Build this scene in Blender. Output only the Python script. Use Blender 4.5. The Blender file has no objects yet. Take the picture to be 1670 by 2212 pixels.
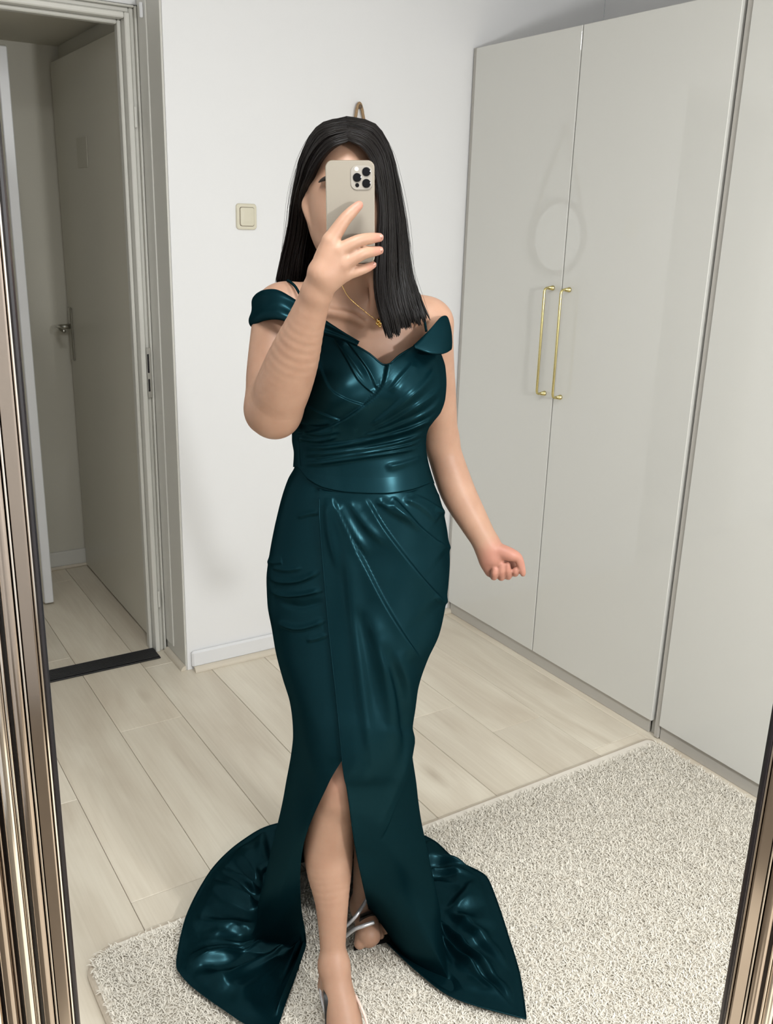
import bpy, math, random
import numpy as np
from mathutils import Matrix, Vector
random.seed(7); rng = np.random.default_rng(11)
scene = bpy.context.scene
col = scene.collection

# ---------------------------------------------------------------- camera
H = 1.475                      # height of the camera above the floor
FPX, IW, IH = 2014.0, 1670.0, 2212.0
YAW, PIT, ROL = math.radians(32.53), math.radians(17.39), math.radians(1.68)
FW3 = np.array([math.sin(YAW)*math.cos(PIT), math.cos(YAW)*math.cos(PIT), -math.sin(PIT)])
_r = np.array([math.cos(YAW), -math.sin(YAW), 0.0]); _u = np.cross(_r, FW3)
CR = _r*math.cos(ROL)+_u*math.sin(ROL); CU = -_r*math.sin(ROL)+_u*math.cos(ROL)
cam_d = bpy.data.cameras.new('camera'); cam = bpy.data.objects.new('camera', cam_d); col.objects.link(cam)
cam_d.sensor_fit = 'VERTICAL'; cam_d.sensor_height = 24.0; cam_d.lens = 24.0*FPX/IH
cam_d.clip_start = 0.02
cam.matrix_world = Matrix(((CR[0], CU[0], -FW3[0], 0), (CR[1], CU[1], -FW3[1], 0), (CR[2], CU[2], -FW3[2], H), (0, 0, 0, 1)))
scene.camera = cam

# ---------------------------------------------------------------- light
vs = scene.view_settings
vs.view_transform = 'Standard'; vs.look = 'None'; vs.gamma = 1.0; vs.use_curve_mapping = False
vs.exposure = 0.97
world = bpy.data.worlds.new('world'); scene.world = world; world.use_nodes = True
world.node_tree.nodes['Background'].inputs[0].default_value = (0.9, 0.95, 1.0, 1)
world.node_tree.nodes['Background'].inputs[1].default_value = 0.10

def lamp(name, kind, loc, power, color, **kw):
    d = bpy.data.lights.new(name, kind); d.energy = power; d.color = color
    for k, v in kw.items(): setattr(d, k, v)
    o = bpy.data.objects.new(name, d); o.location = loc; col.objects.link(o); return o
lamp('standing_lamp_light', 'POINT', (1.0, -0.65, 1.58), 43.0, (0.985, 0.995, 1.0), shadow_soft_size=0.07)
ceil_l = lamp('ceiling_light', 'AREA', (0.35, 0.75, 2.36), 11.0, (0.965, 0.99, 1.0), shape='DISK', size=0.5)

# ---------------------------------------------------------------- from pixel to place
RT = np.array([math.cos(YAW), -math.sin(YAW), 0.0]); FWH = np.array([math.sin(YAW), math.cos(YAW), 0.0])
CAMP = np.array([0.0, 0.0, H])
def ray(x, y): return FW3 + CR*((x-IW/2)/FPX) - CU*((y-IH/2)/FPX)
def at_z(x, y, z=0.0): d = ray(x, y); return CAMP+d*((z-H)/d[2])
def at_x(x, y, X): d = ray(x, y); return CAMP+d*(X/d[0])
def at_y(x, y, Y): d = ray(x, y); return CAMP+d*(Y/d[1])
def at_d(x, y, D): d = ray(x, y); return CAMP+d*(D/(d @ FWH))     # at horizontal distance D ahead of the camera
def scale_at(D, y=1106): return FPX/(at_d(IW/2, y, D)-CAMP).dot(FW3)     # pixels per metre
def project(P):
    q = P-CAMP; z = q @ FW3
    return np.stack([IW/2+FPX*(q @ CR)/z, IH/2-FPX*(q @ CU)/z], -1)

# ---------------------------------------------------------------- materials
def new_mat(name):
    m = bpy.data.materials.new(name); m.use_nodes = True
    nt = m.node_tree; b = nt.nodes['Principled BSDF']; return m, nt, b
def plain(name, color, rough=0.5, metal=0.0, spec=0.5, noise=0.0, nscale=20.0, bump=0.0, bscale=200.0, coat=0.0, sss=0.0):
    m, nt, b = new_mat(name)
    b.inputs['Base Color'].default_value = (*color, 1); b.inputs['Roughness'].default_value = rough
    b.inputs['Metallic'].default_value = metal; b.inputs['Specular IOR Level'].default_value = spec
    b.inputs['Coat Weight'].default_value = coat; b.inputs['Coat Roughness'].default_value = 0.05
    tc = nt.nodes.new('ShaderNodeTexCoord')
    if sss > 0:
        b.inputs['Subsurface Weight'].default_value = sss; b.inputs['Subsurface Radius'].default_value = (0.012, 0.005, 0.003)
        b.inputs['Subsurface Scale'].default_value = 0.4
    if noise > 0:
        n = nt.nodes.new('ShaderNodeTexNoise'); n.inputs['Scale'].default_value = nscale; n.inputs['Detail'].default_value = 5
        nt.links.new(tc.outputs['Object'], n.inputs['Vector'])
        r = nt.nodes.new('ShaderNodeMapRange'); r.inputs['To Min'].default_value = 1-noise; r.inputs['To Max'].default_value = 1+noise
        nt.links.new(n.outputs['Fac'], r.inputs['Value'])
        mx = nt.nodes.new('ShaderNodeMix'); mx.data_type = 'RGBA'; mx.blend_type = 'MULTIPLY'; mx.inputs['Factor'].default_value = 1
        mx.inputs[6].default_value = (*color, 1); nt.links.new(r.outputs['Result'], mx.inputs[7]); nt.links.new(mx.outputs[2], b.inputs['Base Color'])
    if bump > 0:
        n2 = nt.nodes.new('ShaderNodeTexNoise'); n2.inputs['Scale'].default_value = bscale; n2.inputs['Detail'].default_value = 3
        nt.links.new(tc.outputs['Object'], n2.inputs['Vector'])
        bp = nt.nodes.new('ShaderNodeBump'); bp.inputs['Strength'].default_value = bump; bp.inputs['Distance'].default_value = 0.002
        nt.links.new(n2.outputs['Fac'], bp.inputs['Height']); nt.links.new(bp.outputs['Normal'], b.inputs['Normal'])
    return m
M = {}
M['wall'] = plain('wall_paint', (0.80, 0.80, 0.80), 0.75, noise=0.012, nscale=3, bump=0.12, bscale=60)
M['ceiling'] = plain('ceiling_paint', (0.78, 0.775, 0.76), 0.85)
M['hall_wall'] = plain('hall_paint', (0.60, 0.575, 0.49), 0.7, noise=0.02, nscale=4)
M['trim'] = plain('white_gloss_trim', (0.76, 0.765, 0.775), 0.28, noise=0.02, nscale=9)
M['frame_paint'] = plain('door_frame_paint', (0.66, 0.65, 0.60), 0.22, noise=0.03, nscale=6)
M['return'] = plain('door_lining_paint', (0.60, 0.59, 0.54), 0.4, noise=0.02, nscale=5)
M['quarter'] = plain('cream_wood_trim', (0.62, 0.56, 0.46), 0.5, noise=0.05, nscale=30)
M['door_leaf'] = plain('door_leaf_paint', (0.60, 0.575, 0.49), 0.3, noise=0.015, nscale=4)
M['gloss'] = plain('gloss_white_front', (0.68, 0.675, 0.635), 0.016, spec=0.5, noise=0.006, nscale=2)
M['gloss_edge'] = plain('gloss_white_edge', (0.80, 0.79, 0.76), 0.2)
M['carcass'] = plain('carcass_grey', (0.42, 0.41, 0.38), 0.5)
M['plinth'] = plain('plinth_grey', (0.48, 0.46, 0.42), 0.35)
M['brass'] = plain('polished_brass', (0.66, 0.57, 0.27), 0.2, metal=1.0)
M['cream_plastic'] = plain('cream_plastic', (0.66, 0.62, 0.49), 0.3)
M['black_rubber'] = plain('black_threshold', (0.008, 0.008, 0.009), 0.4, noise=0.3, nscale=80)
M['brushed'] = plain('brushed_metal', (0.55, 0.54, 0.50), 0.3, metal=1.0)
M['rope'] = plain('jute_rope', (0.33, 0.22, 0.12), 0.8, noise=0.35, nscale=150, bump=0.6, bscale=260)
M['mirror'] = plain('mirror_glass', (0.9, 0.92, 0.92), 0.02, metal=1.0)
M['dark_wood'] = plain('peg_wood', (0.12, 0.08, 0.05), 0.6)
M['bronze'] = plain('rose_bronze', (0.47, 0.40, 0.345), 0.13, metal=1.0, noise=0.05, nscale=2)
M['gasket'] = plain('black_liner', (0.010, 0.008, 0.010), 0.25)
M['pale_bronze'] = plain('pale_bronze', (0.88, 0.82, 0.75), 0.10, metal=1.0)
M['bind'] = plain('rug_binding', (0.52, 0.45, 0.36), 0.9, noise=0.12, nscale=120)

def wood_mat():
    m, nt, b = new_mat('pale_oak_laminate')
    N = nt.nodes; L = nt.links
    tc = N.new('ShaderNodeTexCoord'); oi = N.new('ShaderNodeObjectInfo')
    add = N.new('ShaderNodeVectorMath'); add.operation = 'ADD'
    cmb = N.new('ShaderNodeCombineXYZ'); mul = N.new('ShaderNodeMath'); mul.operation = 'MULTIPLY'; mul.inputs[1].default_value = 37.0
    L.new(oi.outputs['Random'], mul.inputs[0]); L.new(mul.outputs[0], cmb.inputs['X']); L.new(mul.outputs[0], cmb.inputs['Y'])
    L.new(tc.outputs['Object'], add.inputs[0]); L.new(cmb.outputs[0], add.inputs[1])
    mp = N.new('ShaderNodeMapping'); mp.inputs['Scale'].default_value = (6.0, 1.3, 1.0); L.new(add.outputs[0], mp.inputs['Vector'])
    n1 = N.new('ShaderNodeTexNoise'); n1.inputs['Scale'].default_value = 1.3; n1.inputs['Detail'].default_value = 6; n1.inputs['Distortion'].default_value = 1.1
    L.new(mp.outputs[0], n1.inputs['Vector'])
    mp2 = N.new('ShaderNodeMapping'); mp2.inputs['Scale'].default_value = (140.0, 3.0, 1.0); L.new(add.outputs[0], mp2.inputs['Vector'])
    n2 = N.new('ShaderNodeTexNoise'); n2.inputs['Scale'].default_value = 1.0; n2.inputs['Detail'].default_value = 4; n2.inputs['Distortion'].default_value = 0.4
    L.new(mp2.outputs[0], n2.inputs['Vector'])
    # knots: stretched voronoi
    mp3 = N.new('ShaderNodeMapping'); mp3.inputs['Scale'].default_value = (6.5, 2.2, 1.0); L.new(add.outputs[0], mp3.inputs['Vector'])
    v = N.new('ShaderNodeTexVoronoi'); v.inputs['Scale'].default_value = 1.0; L.new(mp3.outputs[0], v.inputs['Vector'])
    kr = N.new('ShaderNodeValToRGB'); kr.color_ramp.elements[0].position = 0.02; kr.color_ramp.elements[0].color = (1, 1, 1, 1)
    kr.color_ramp.elements[1].position = 0.17; kr.color_ramp.elements[1].color = (0, 0, 0, 1); L.new(v.outputs['Distance'], kr.inputs[0])
    r1 = N.new('ShaderNodeValToRGB')
    e = r1.color_ramp.elements; e[0].position = 0.28; e[0].color = (0.68, 0.60, 0.48, 1); e[1].position = 0.72; e[1].color = (0.84, 0.775, 0.645, 1)
    L.new(n1.outputs['Fac'], r1.inputs[0])
    m1 = N.new('ShaderNodeMix'); m1.data_type = 'RGBA'; m1.blend_type = 'MULTIPLY'; m1.inputs['Factor'].default_value = 0.20
    r2 = N.new('ShaderNodeValToRGB'); r2.color_ramp.elements[0].position = 0.3; r2.color_ramp.elements[0].color = (0.72, 0.68, 0.62, 1); r2.color_ramp.elements[1].position = 0.62
    L.new(n2.outputs['Fac'], r2.inputs[0]); L.new(r1.outputs[0], m1.inputs[6]); L.new(r2.outputs[0], m1.inputs[7])
    m2 = N.new('ShaderNodeMix'); m2.data_type = 'RGBA'; m2.blend_type = 'MULTIPLY'; m2.inputs[7].default_value = (0.50, 0.43, 0.35, 1)
    kf = N.new('ShaderNodeMath'); kf.operation = 'MULTIPLY'; kf.inputs[1].default_value = 0.5; L.new(kr.outputs[0], kf.inputs[0])
    L.new(kf.outputs[0], m2.inputs['Factor']); L.new(m1.outputs[2], m2.inputs[6])
    m3 = N.new('ShaderNodeMix'); m3.data_type = 'RGBA'; m3.blend_type = 'MULTIPLY'; m3.inputs['Factor'].default_value = 1.0
    rr = N.new('ShaderNodeMapRange'); rr.inputs['To Min'].default_value = 0.90; rr.inputs['To Max'].default_value = 1.05
    L.new(oi.outputs['Random'], rr.inputs['Value']); L.new(m2.outputs[2], m3.inputs[6]); L.new(rr.outputs[0], m3.inputs[7])
    L.new(m3.outputs[2], b.inputs['Base Color']); b.inputs['Roughness'].default_value = 0.42
    return m
M['wood'] = wood_mat()
M['subfloor'] = plain('subfloor_dark', (0.20, 0.17, 0.13), 0.8)  # even dark tone of the bed under the planks

# ---------------------------------------------------------------- mesh helpers
def link(name, mesh, mat=None, parent=None, smooth=False):
    o = bpy.data.objects.new(name, mesh); col.objects.link(o)
    if mat is not None: mesh.materials.append(M[mat] if isinstance(mat, str) else mat)
    if parent is not None: o.parent = parent
    if smooth: mesh.shade_smooth()
    return o
def mesh_from(name, verts, faces):
    me = bpy.data.meshes.new(name)
    verts = np.asarray(verts, dtype=np.float32)
    if isinstance(faces, np.ndarray) and faces.ndim == 2:
        k = faces.shape[1]; me.vertices.add(len(verts)); me.vertices.foreach_set('co', verts.ravel())
        me.loops.add(faces.size); me.loops.foreach_set('vertex_index', faces.ravel().astype(np.int32))
        me.polygons.add(len(faces)); me.polygons.foreach_set('loop_start', np.arange(0, faces.size, k, dtype=np.int32))
        me.update(calc_edges=True)
    else:
        me.from_pydata([tuple(map(float, v)) for v in verts], [], [tuple(int(i) for i in f) for f in faces])
    me.validate(); me.update(); return me
class MB:                                   # collects shapes of ONE part
    def __init__(s): s.v = []; s.f = []
    def add(s, v, f):
        o = len(s.v); s.v += [tuple(map(float, p)) for p in v]; s.f += [tuple(i+o for i in q) for q in f]; return s
    def build(s, name, mat, parent=None, smooth=False): return link(name, mesh_from(name, s.v, s.f), mat, parent, smooth)
def box_mesh(name, lo, hi, bev=0.002):
    lo = np.minimum(lo, hi).astype(float) if not isinstance(lo, np.ndarray) else lo; hi = np.asarray(hi, float)
    lo, hi = np.minimum(lo, hi), np.maximum(lo, hi)
    b = min(bev, 0.45*float((hi-lo).min()))
    V = []; idx = {}
    # 24 vertices: every corner three times, pulled in along two axes
    for cx in (0, 1):
        for cy in (0, 1):
            for cz in (0, 1):
                c = np.array([cx, cy, cz])
                for ax in range(3):
                    p = np.where(c == 1, hi, lo).astype(float)
                    for k in range(3):
                        if k != ax: p[k] += b if c[k] == 0 else -b
                    idx[(cx, cy, cz, ax)] = len(V); V.append(p)
    F = []
    for ax in range(3):
        o = [k for k in range(3) if k != ax]
        for s in (0, 1):
            q = []
            for (i, j) in ((0, 0), (1, 0), (1, 1), (0, 1)):
                c = [0, 0, 0]; c[ax] = s; c[o[0]] = i; c[o[1]] = j; q.append(idx[(*c, ax)])
            F.append(q)
        # edges along ax
        for i in (0, 1):
            for j in (0, 1):
                c0 = [0, 0, 0]; c1 = [0, 0, 0]; c0[o[0]] = c1[o[0]] = i; c0[o[1]] = c1[o[1]] = j; c0[ax] = 0; c1[ax] = 1
                F.append([idx[(*c0, o[0])], idx[(*c1, o[0])], idx[(*c1, o[1])], idx[(*c0, o[1])]])
    for cx in (0, 1):
        for cy in (0, 1):
            for cz in (0, 1): F.append([idx[(cx, cy, cz, k)] for k in range(3)])
    me = mesh_from(name, V, F)
    import bmesh
    bm = bmesh.new(); bm.from_mesh(me); bmesh.ops.recalc_face_normals(bm, faces=bm.faces); bm.to_mesh(me); bm.free()
    return me
def box(name, lo, hi, mat, parent=None, bev=0.002): return link(name, box_mesh(name, np.array(lo, float), np.array(hi, float), bev), mat, parent)
def tube_geo(path, rad, seg=10, cap=True):
    P = np.asarray(path, float); n = len(P); R = np.broadcast_to(np.asarray(rad, float), (n,))
    T = np.gradient(P, axis=0); T /= np.linalg.norm(T, axis=1)[:, None]+1e-12
    up = np.array([0, 0, 1.0]) if abs(T[0][2]) < 0.9 else np.array([1.0, 0, 0])
    N_ = np.cross(T[0], up); NN = np.zeros((n, 3))
    for i in range(n):
        N_ = N_-T[i]*(N_ @ T[i]); N_ = N_/(math.sqrt(N_ @ N_)+1e-12); NN[i] = N_
    BB = np.cross(T, NN); a = 2*math.pi*np.arange(seg)/seg
    V = (P[:, None]+R[:, None, None]*(np.cos(a)[None, :, None]*NN[:, None]+np.sin(a)[None, :, None]*BB[:, None])).reshape(-1, 3)
    I = np.arange(n*seg).reshape(n, seg); J = np.roll(I, -1, axis=1)
    F = np.stack([I[:-1], J[:-1], J[1:], I[1:]], -1).reshape(-1, 4)
    if not cap: return V, F
    return list(V), [tuple(f) for f in F.tolist()]+[tuple(range(seg))[::-1], tuple((n-1)*seg+k for k in range(seg))]
def tube(name, path, rad, mat, parent=None, seg=10): 
    V, F = tube_geo(path, rad, seg); return link(name, mesh_from(name, V, F), mat, parent, True)
def grid_mesh(name, G):                      # G (rows, cols, 3)
    r, c = G.shape[:2]; I = np.arange(r*c).reshape(r, c)
    F = np.stack([I[:-1, :-1], I[:-1, 1:], I[1:, 1:], I[1:, :-1]], -1).reshape(-1, 4)
    return mesh_from(name, G.reshape(-1, 3), F)
def spline(pts, n, closed=False):            # Catmull-Rom through points, n samples
    P = np.asarray(pts, float); m = len(P)
    t = np.linspace(0, m-1, n); i = np.clip(t.astype(int), 0, m-2); f = (t-i)[:, None]
    g = lambda k: P[np.clip(k, 0, m-1)]
    a, b, c, d = g(i-1), g(i), g(i+1), g(i+2)
    return 0.5*((2*b)+(c-a)*f+(2*a-5*b+4*c-d)*f**2+(3*b-a-3*c+d)*f**3)
def pch(x, xs, ys):                          # monotone cubic interpolation
    xs = np.asarray(xs, float); ys = np.asarray(ys, float); h = np.diff(xs); d = np.diff(ys)/h
    m = np.zeros_like(ys); m[0], m[-1] = d[0], d[-1]
    for k in range(1, len(xs)-1):
        if d[k-1]*d[k] > 0:
            w1, w2 = 2*h[k]+h[k-1], h[k]+2*h[k-1]; m[k] = (w1+w2)/(w1/d[k-1]+w2/d[k])
    x = np.clip(np.asarray(x, float), xs[0], xs[-1]); i = np.clip(np.searchsorted(xs, x, side='right')-1, 0, len(xs)-2)
    s = (x-xs[i])/h[i]; 
    return (2*s**3-3*s**2+1)*ys[i]+(s**3-2*s**2+s)*h[i]*m[i]+(-2*s**3+3*s**2)*ys[i+1]+(s**3-s**2)*h[i]*m[i+1]
def empty(name, loc=(0, 0, 0)):
    o = bpy.data.objects.new(name, None); o.location = loc; o.empty_display_size = 0.1; col.objects.link(o); return o
def tag(o, label=None, cat=None, group=None, kind=None):
    if label: o['label'] = label
    if cat: o['category'] = cat
    if group: o['group'] = group
    if kind: o['kind'] = kind
    return o

# ================================================================ THE ROOM
YB = 2.756            # face of the back wall
XW = 2.041            # face of the wardrobe doors
XC = 0.978            # corner where the back wall turns into the doorway
XR = XW+0.58          # right wall
ZC = 2.42             # ceiling
YD = 2.94             # front of the door frame
XL, YN, YH = -1.35, -1.25, 3.93      # left wall, wall behind, far wall of the hall
S = 'structure'
tag(box('wall_back', (XC, YB, 0), (XR, YB+0.12, ZC), 'wall', bev=0.001), kind=S)
tag(box('wall_right', (XR, YN, 0), (XR+0.1, YB, ZC), 'wall', bev=0.001), kind=S)
tag(box('wall_left', (XL-0.1, YN, 0), (XL, YH+0.1, ZC), 'wall', bev=0.001), kind=S)
tag(box('wall_near', (XL, YN-0.1, 0), (XR, YN, ZC), 'wall', bev=0.001), kind=S)
tag(box('ceiling', (XL-0.1, YN-0.1, ZC), (XR+0.1, YH+0.1, ZC+0.1), 'ceiling', bev=0.001), kind=S)
# doorway: lining beside the corner, wall over and beside the opening
JX = 0.930            # inner face of the right jamb
HZ = 2.008            # underside of the header
LX = JX-0.80          # inner face of the left jamb
tag(box('wall_doorway_return', (XC-0.0, YB+0.12, 0), (XC+0.10, YD+0.09, ZC), 'return', bev=0.001), kind=S)
tag(box('wall_over_door', (LX-0.06, YD+0.01, HZ+0.04), (XC, YD+0.09, ZC), 'wall', bev=0.001), kind=S)
tag(box('wall_beside_door', (XL, YD+0.01, 0), (LX-0.06, YD+0.09, ZC), 'wall', bev=0.001), kind=S)
# the lining face in the doorway (turned to the left), a thin painted board
lin = tag(box('trim_1', (XC-0.006, YB+0.004, 0.0), (XC+0.0005, YD+0.002, ZC), 'return', bev=0.001), kind=S)
lin2 = tag(box('trim_2', (XC-0.010, YD-0.075, 0.045), (XC-0.0055, YD-0.002, ZC-0.05), 'frame_paint', bev=0.001), kind=S)
# hall beyond the door
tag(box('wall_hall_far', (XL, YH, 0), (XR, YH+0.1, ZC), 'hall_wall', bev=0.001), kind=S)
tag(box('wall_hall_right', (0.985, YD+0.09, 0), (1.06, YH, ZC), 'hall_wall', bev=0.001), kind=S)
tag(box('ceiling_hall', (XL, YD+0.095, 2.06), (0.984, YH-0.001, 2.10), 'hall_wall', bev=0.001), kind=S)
tag(box('baseboard_hall', (XL, YH-0.016, 0.0), (0.984, YH, 0.075), 'frame_paint', bev=0.002), kind=S)
tag(box('trim_3', (XL, YH-0.030, 0.0), (0.984, YH-0.0165, 0.014), 'quarter', bev=0.004), kind=S)

# door frame with its leaf, swung out into the hall
d1 = tag(empty('door_1', (JX, YD, 0)), 'pale painted door frame with the leaf swung open into the dark hall', 'door', kind=S)
def child(o, p): o.parent = p; o.matrix_parent_inverse = Matrix.Translation(-Vector(p.location)); return o
def frame_piece(name, lo, hi, mat='frame_paint', bev=0.003): return child(box(name, lo, hi, mat, None, bev), d1)
frame_piece('jamb', (JX, YD-0.004, 0.0), (JX+0.016, YD+0.085, HZ+0.016))
frame_piece('jamb', (JX+0.0165, YD+0.006, 0.0), (JX+0.030, YD+0.085, HZ+0.03), 'return')
frame_piece('jamb', (JX+0.0305, YD-0.006, 0.0), (XC-0.011, YD+0.085, HZ+0.036))
frame_piece('jamb', (LX-0.055, YD-0.006, 0.0), (LX, YD+0.085, HZ+0.036))
frame_piece('header', (LX+0.0005, YD-0.004, HZ), (JX-0.0005, YD+0.085, HZ+0.016))
frame_piece('header', (LX+0.0005, YD+0.006, HZ+0.0165), (JX+0.016, YD+0.085, HZ+0.030), 'return')
frame_piece('header', (LX+0.0005, YD-0.006, HZ+0.0305), (JX+0.030, YD+0.085, HZ+0.036))
frame_piece('door_stop', (JX-0.012, YD+0.030, 0.0), (JX-0.0005, YD+0.060, HZ-0.0005), 'return')
frame_piece('door_stop', (LX+0.0005, YD+0.030, HZ-0.012), (JX-0.0125, YD+0.060, HZ-0.0005), 'return')
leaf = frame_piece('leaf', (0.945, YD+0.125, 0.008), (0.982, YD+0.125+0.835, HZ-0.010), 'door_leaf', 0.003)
tag(leaf, 'grey-looking open door leaf')
def sub(o, part): o.parent = part; return o      # parts of the frame stand unmoved, so a sub-part needs no offset
hy, hz = YD+0.125+0.79, 1.035
pl = box('handle_plate', (0.937, hy-0.020, hz-0.135), (0.9445, hy+0.020, hz+0.075), 'brushed', None, 0.003); sub(pl, leaf)
V, F = tube_geo([(0.937, hy, hz), (0.915, hy, hz), (0.897, hy, hz), (0.889, hy-0.010, hz), (0.887, hy-0.03, hz), (0.887, hy-0.115, hz-0.004)], [0.011, 0.010, 0.0095, 0.009, 0.0085, 0.008], 10)
lv = link('handle_lever', mesh_from('handle_lever', V, F), 'brushed', None, True); sub(lv, leaf)
no = box('name_plate', (0.9425, YD+0.125+0.40, 1.62), (0.9445, YD+0.125+0.53, 1.72), 'hall_wall', None, 0.001); sub(no, leaf)
# latch keep in the jamb, two small hinges
frame_piece('strike_plate', (JX+0.0155, YD-0.0085, 0.905), (JX+0.0285, YD-0.0035, 1.065), 'brushed', 0.001)
frame_piece('latch_hole', (JX+0.0165, YD-0.0095, 0.985), (JX+0.0225, YD-0.0088, 1.045), 'gasket', 0.0005)
frame_piece('latch_hole', (JX+0.0165, YD-0.0095, 0.925), (JX+0.0225, YD-0.0088, 0.965), 'gasket', 0.0005)
for z in (1.745, 0.20): frame_piece('hinge', (JX+0.014, YD-0.010, z-0.03), (JX+0.022, YD-0.0045, z+0.03), 'frame_paint', 0.003)
frame_piece('hook_block', (XC-0.020, YD-0.060, 2.005), (XC-0.0105, YD-0.050, 2.045), 'trim', 0.002)
# second leaf standing open at the left of the hall
d2 = tag(empty('door_2', (0.725, 3.54, 0)), 'narrow white door with a lit edge standing open at the left of the hall', 'door', kind=S)
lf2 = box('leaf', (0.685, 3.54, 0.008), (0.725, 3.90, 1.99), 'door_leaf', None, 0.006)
lf2.parent = d2; lf2.matrix_parent_inverse = Matrix.Translation(-Vector(d2.location))
e2 = box('lit_leaf_edge', (0.688, 3.532, 0.010), (0.722, 3.5395, 1.985), 'trim', None, 0.003); e2.parent = d2; e2.matrix_parent_inverse = Matrix.Translation(-Vector(d2.location))  # edge set lighter than its leaf: light on it put into the colour

# skirting of the back wall
bb = box('baseboard_back', (XC+0.012, YB-0.017, 0.012), (XW+0.04, YB-0.0005, 0.070), 'trim', None, 0.006); tag(bb, kind=S)
prof = [(0, 0)]+[(0.017*math.cos(a), 0.017*math.sin(a)) for a in np.linspace(0, math.pi/2, 6)]
V = []
for X in (XC+0.016, XW+0.02):
    V += [(X, YB-0.0175-p[0], p[1]+0.0005) for p in prof]
n = len(prof)
F = [(i, (i+1) % n, n+(i+1) % n, n+i) for i in range(n)]+[tuple(range(n))[::-1], tuple(range(n, 2*n))]
tag(link('trim_4', mesh_from('trim_4', V, F), 'quarter'), kind=S)
V2 = []
for Y in (YB+0.0, YD-0.01): V2 += [(XC-0.0065-p[0], Y, p[1]+0.0005) for p in prof]
tag(link('trim_5', mesh_from('trim_5', V2, F), 'quarter'), kind=S)

# floor: a dark bed with planks laid along the wardrobe
fl = tag(box('floor', (XL, YN, -0.06), (XR, YH, -0.0105), 'subfloor', bev=0.001), kind=S)
PW, PLN, X0 = 0.1947, 1.29, 0.6625
plank_me = box_mesh('plank', np.array((0.0, 0.0, -0.0100)), np.array((PW-0.0011, PLN-0.0011, 0.0)), 0.0012)
plank_me.materials.append(M['wood'])
joints = {0: 2.475, 4: 2.115, 5: 1.93, 6: 1.705, 1: 1.55, 2: 1.95, 3: 1.40, -1: 1.75, -2: 2.2}
for k in range(-4, 10):
    off = joints.get(k, 0.3+0.37*((k*5) % 7)) % PLN
    x = X0+k*PW
    y = off-PLN
    while y < -0.2: y += PLN
    y -= PLN
    while y < YH:
        o = bpy.data.objects.new('plank', plank_me); col.objects.link(o); o.location = (x, y, 0.0); o.parent = fl
        y += PLN
# black ribbed threshold bar
t = MB(); 
base = box_mesh('b', np.array((LX+0.002, YD-0.056, 0.0004)), np.array((JX-0.001, YD+0.026, 0.006)), 0.002)
t.add([v.co for v in base.vertices], [tuple(p.vertices) for p in base.polygons])
for i in range(9):
    yy = YD-0.050+i*0.0085; r = box_mesh('b', np.array((LX+0.004, yy, 0.0055)), np.array((JX-0.003, yy+0.0045, 0.0095)), 0.0012)
    t.add([v.co for v in r.vertices], [tuple(p.vertices) for p in r.polygons])
tag(t.build('door_threshold', 'black_rubber'), 'black ribbed threshold bar on the floor across the doorway', 'threshold')
# light switch
sw = at_y(531, 468, YB); sw0 = empty('light_switch', (sw[0], YB, sw[2]))
def rounded_plate(name, w, h, d, r, mat, parent, y0=0.0, bulge=0.0):
    pts = []
    for (cx, cz, a0) in ((w/2-r, h/2-r, 0), (-w/2+r, h/2-r, 90), (-w/2+r, -h/2+r, 180), (w/2-r, -h/2+r, 270)):
        for a in np.linspace(a0, a0+90, 7): pts.append((cx+r*math.cos(math.radians(a)), cz+r*math.sin(math.radians(a))))
    n = len(pts); V = []; F = []
    rings = [(1.0, 0.0), (1.0, d*0.55), (0.975, d*0.85), (0.93, d), (0.5, d+bulge)]
    for s, dd in rings: V += [(p[0]*s, y0-dd, p[1]*s) for p in pts]
    for i in range(len(rings)-1):
        for k in range(n): F.append((i*n+k, i*n+(k+1) % n, (i+1)*n+(k+1) % n, (i+1)*n+k))
    F.append(tuple((len(rings)-1)*n+k for k in range(n))); F.append(tuple(range(n))[::-1])
    return link(name, mesh_from(name, V, F), mat, parent, False)
rounded_plate('switch_plate', 0.066, 0.076, 0.009, 0.010, 'cream_plastic', sw0)
rounded_plate('switch_gap', 0.0475, 0.056, 0.0006, 0.006, 'dark_wood', sw0, -0.0090)
rounded_plate('rocker', 0.045, 0.0535, 0.0045, 0.006, 'cream_plastic', sw0, -0.0092, 0.001)
tag(sw0, 'cream square light switch on the white wall beside the doorway', 'light switch')

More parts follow.
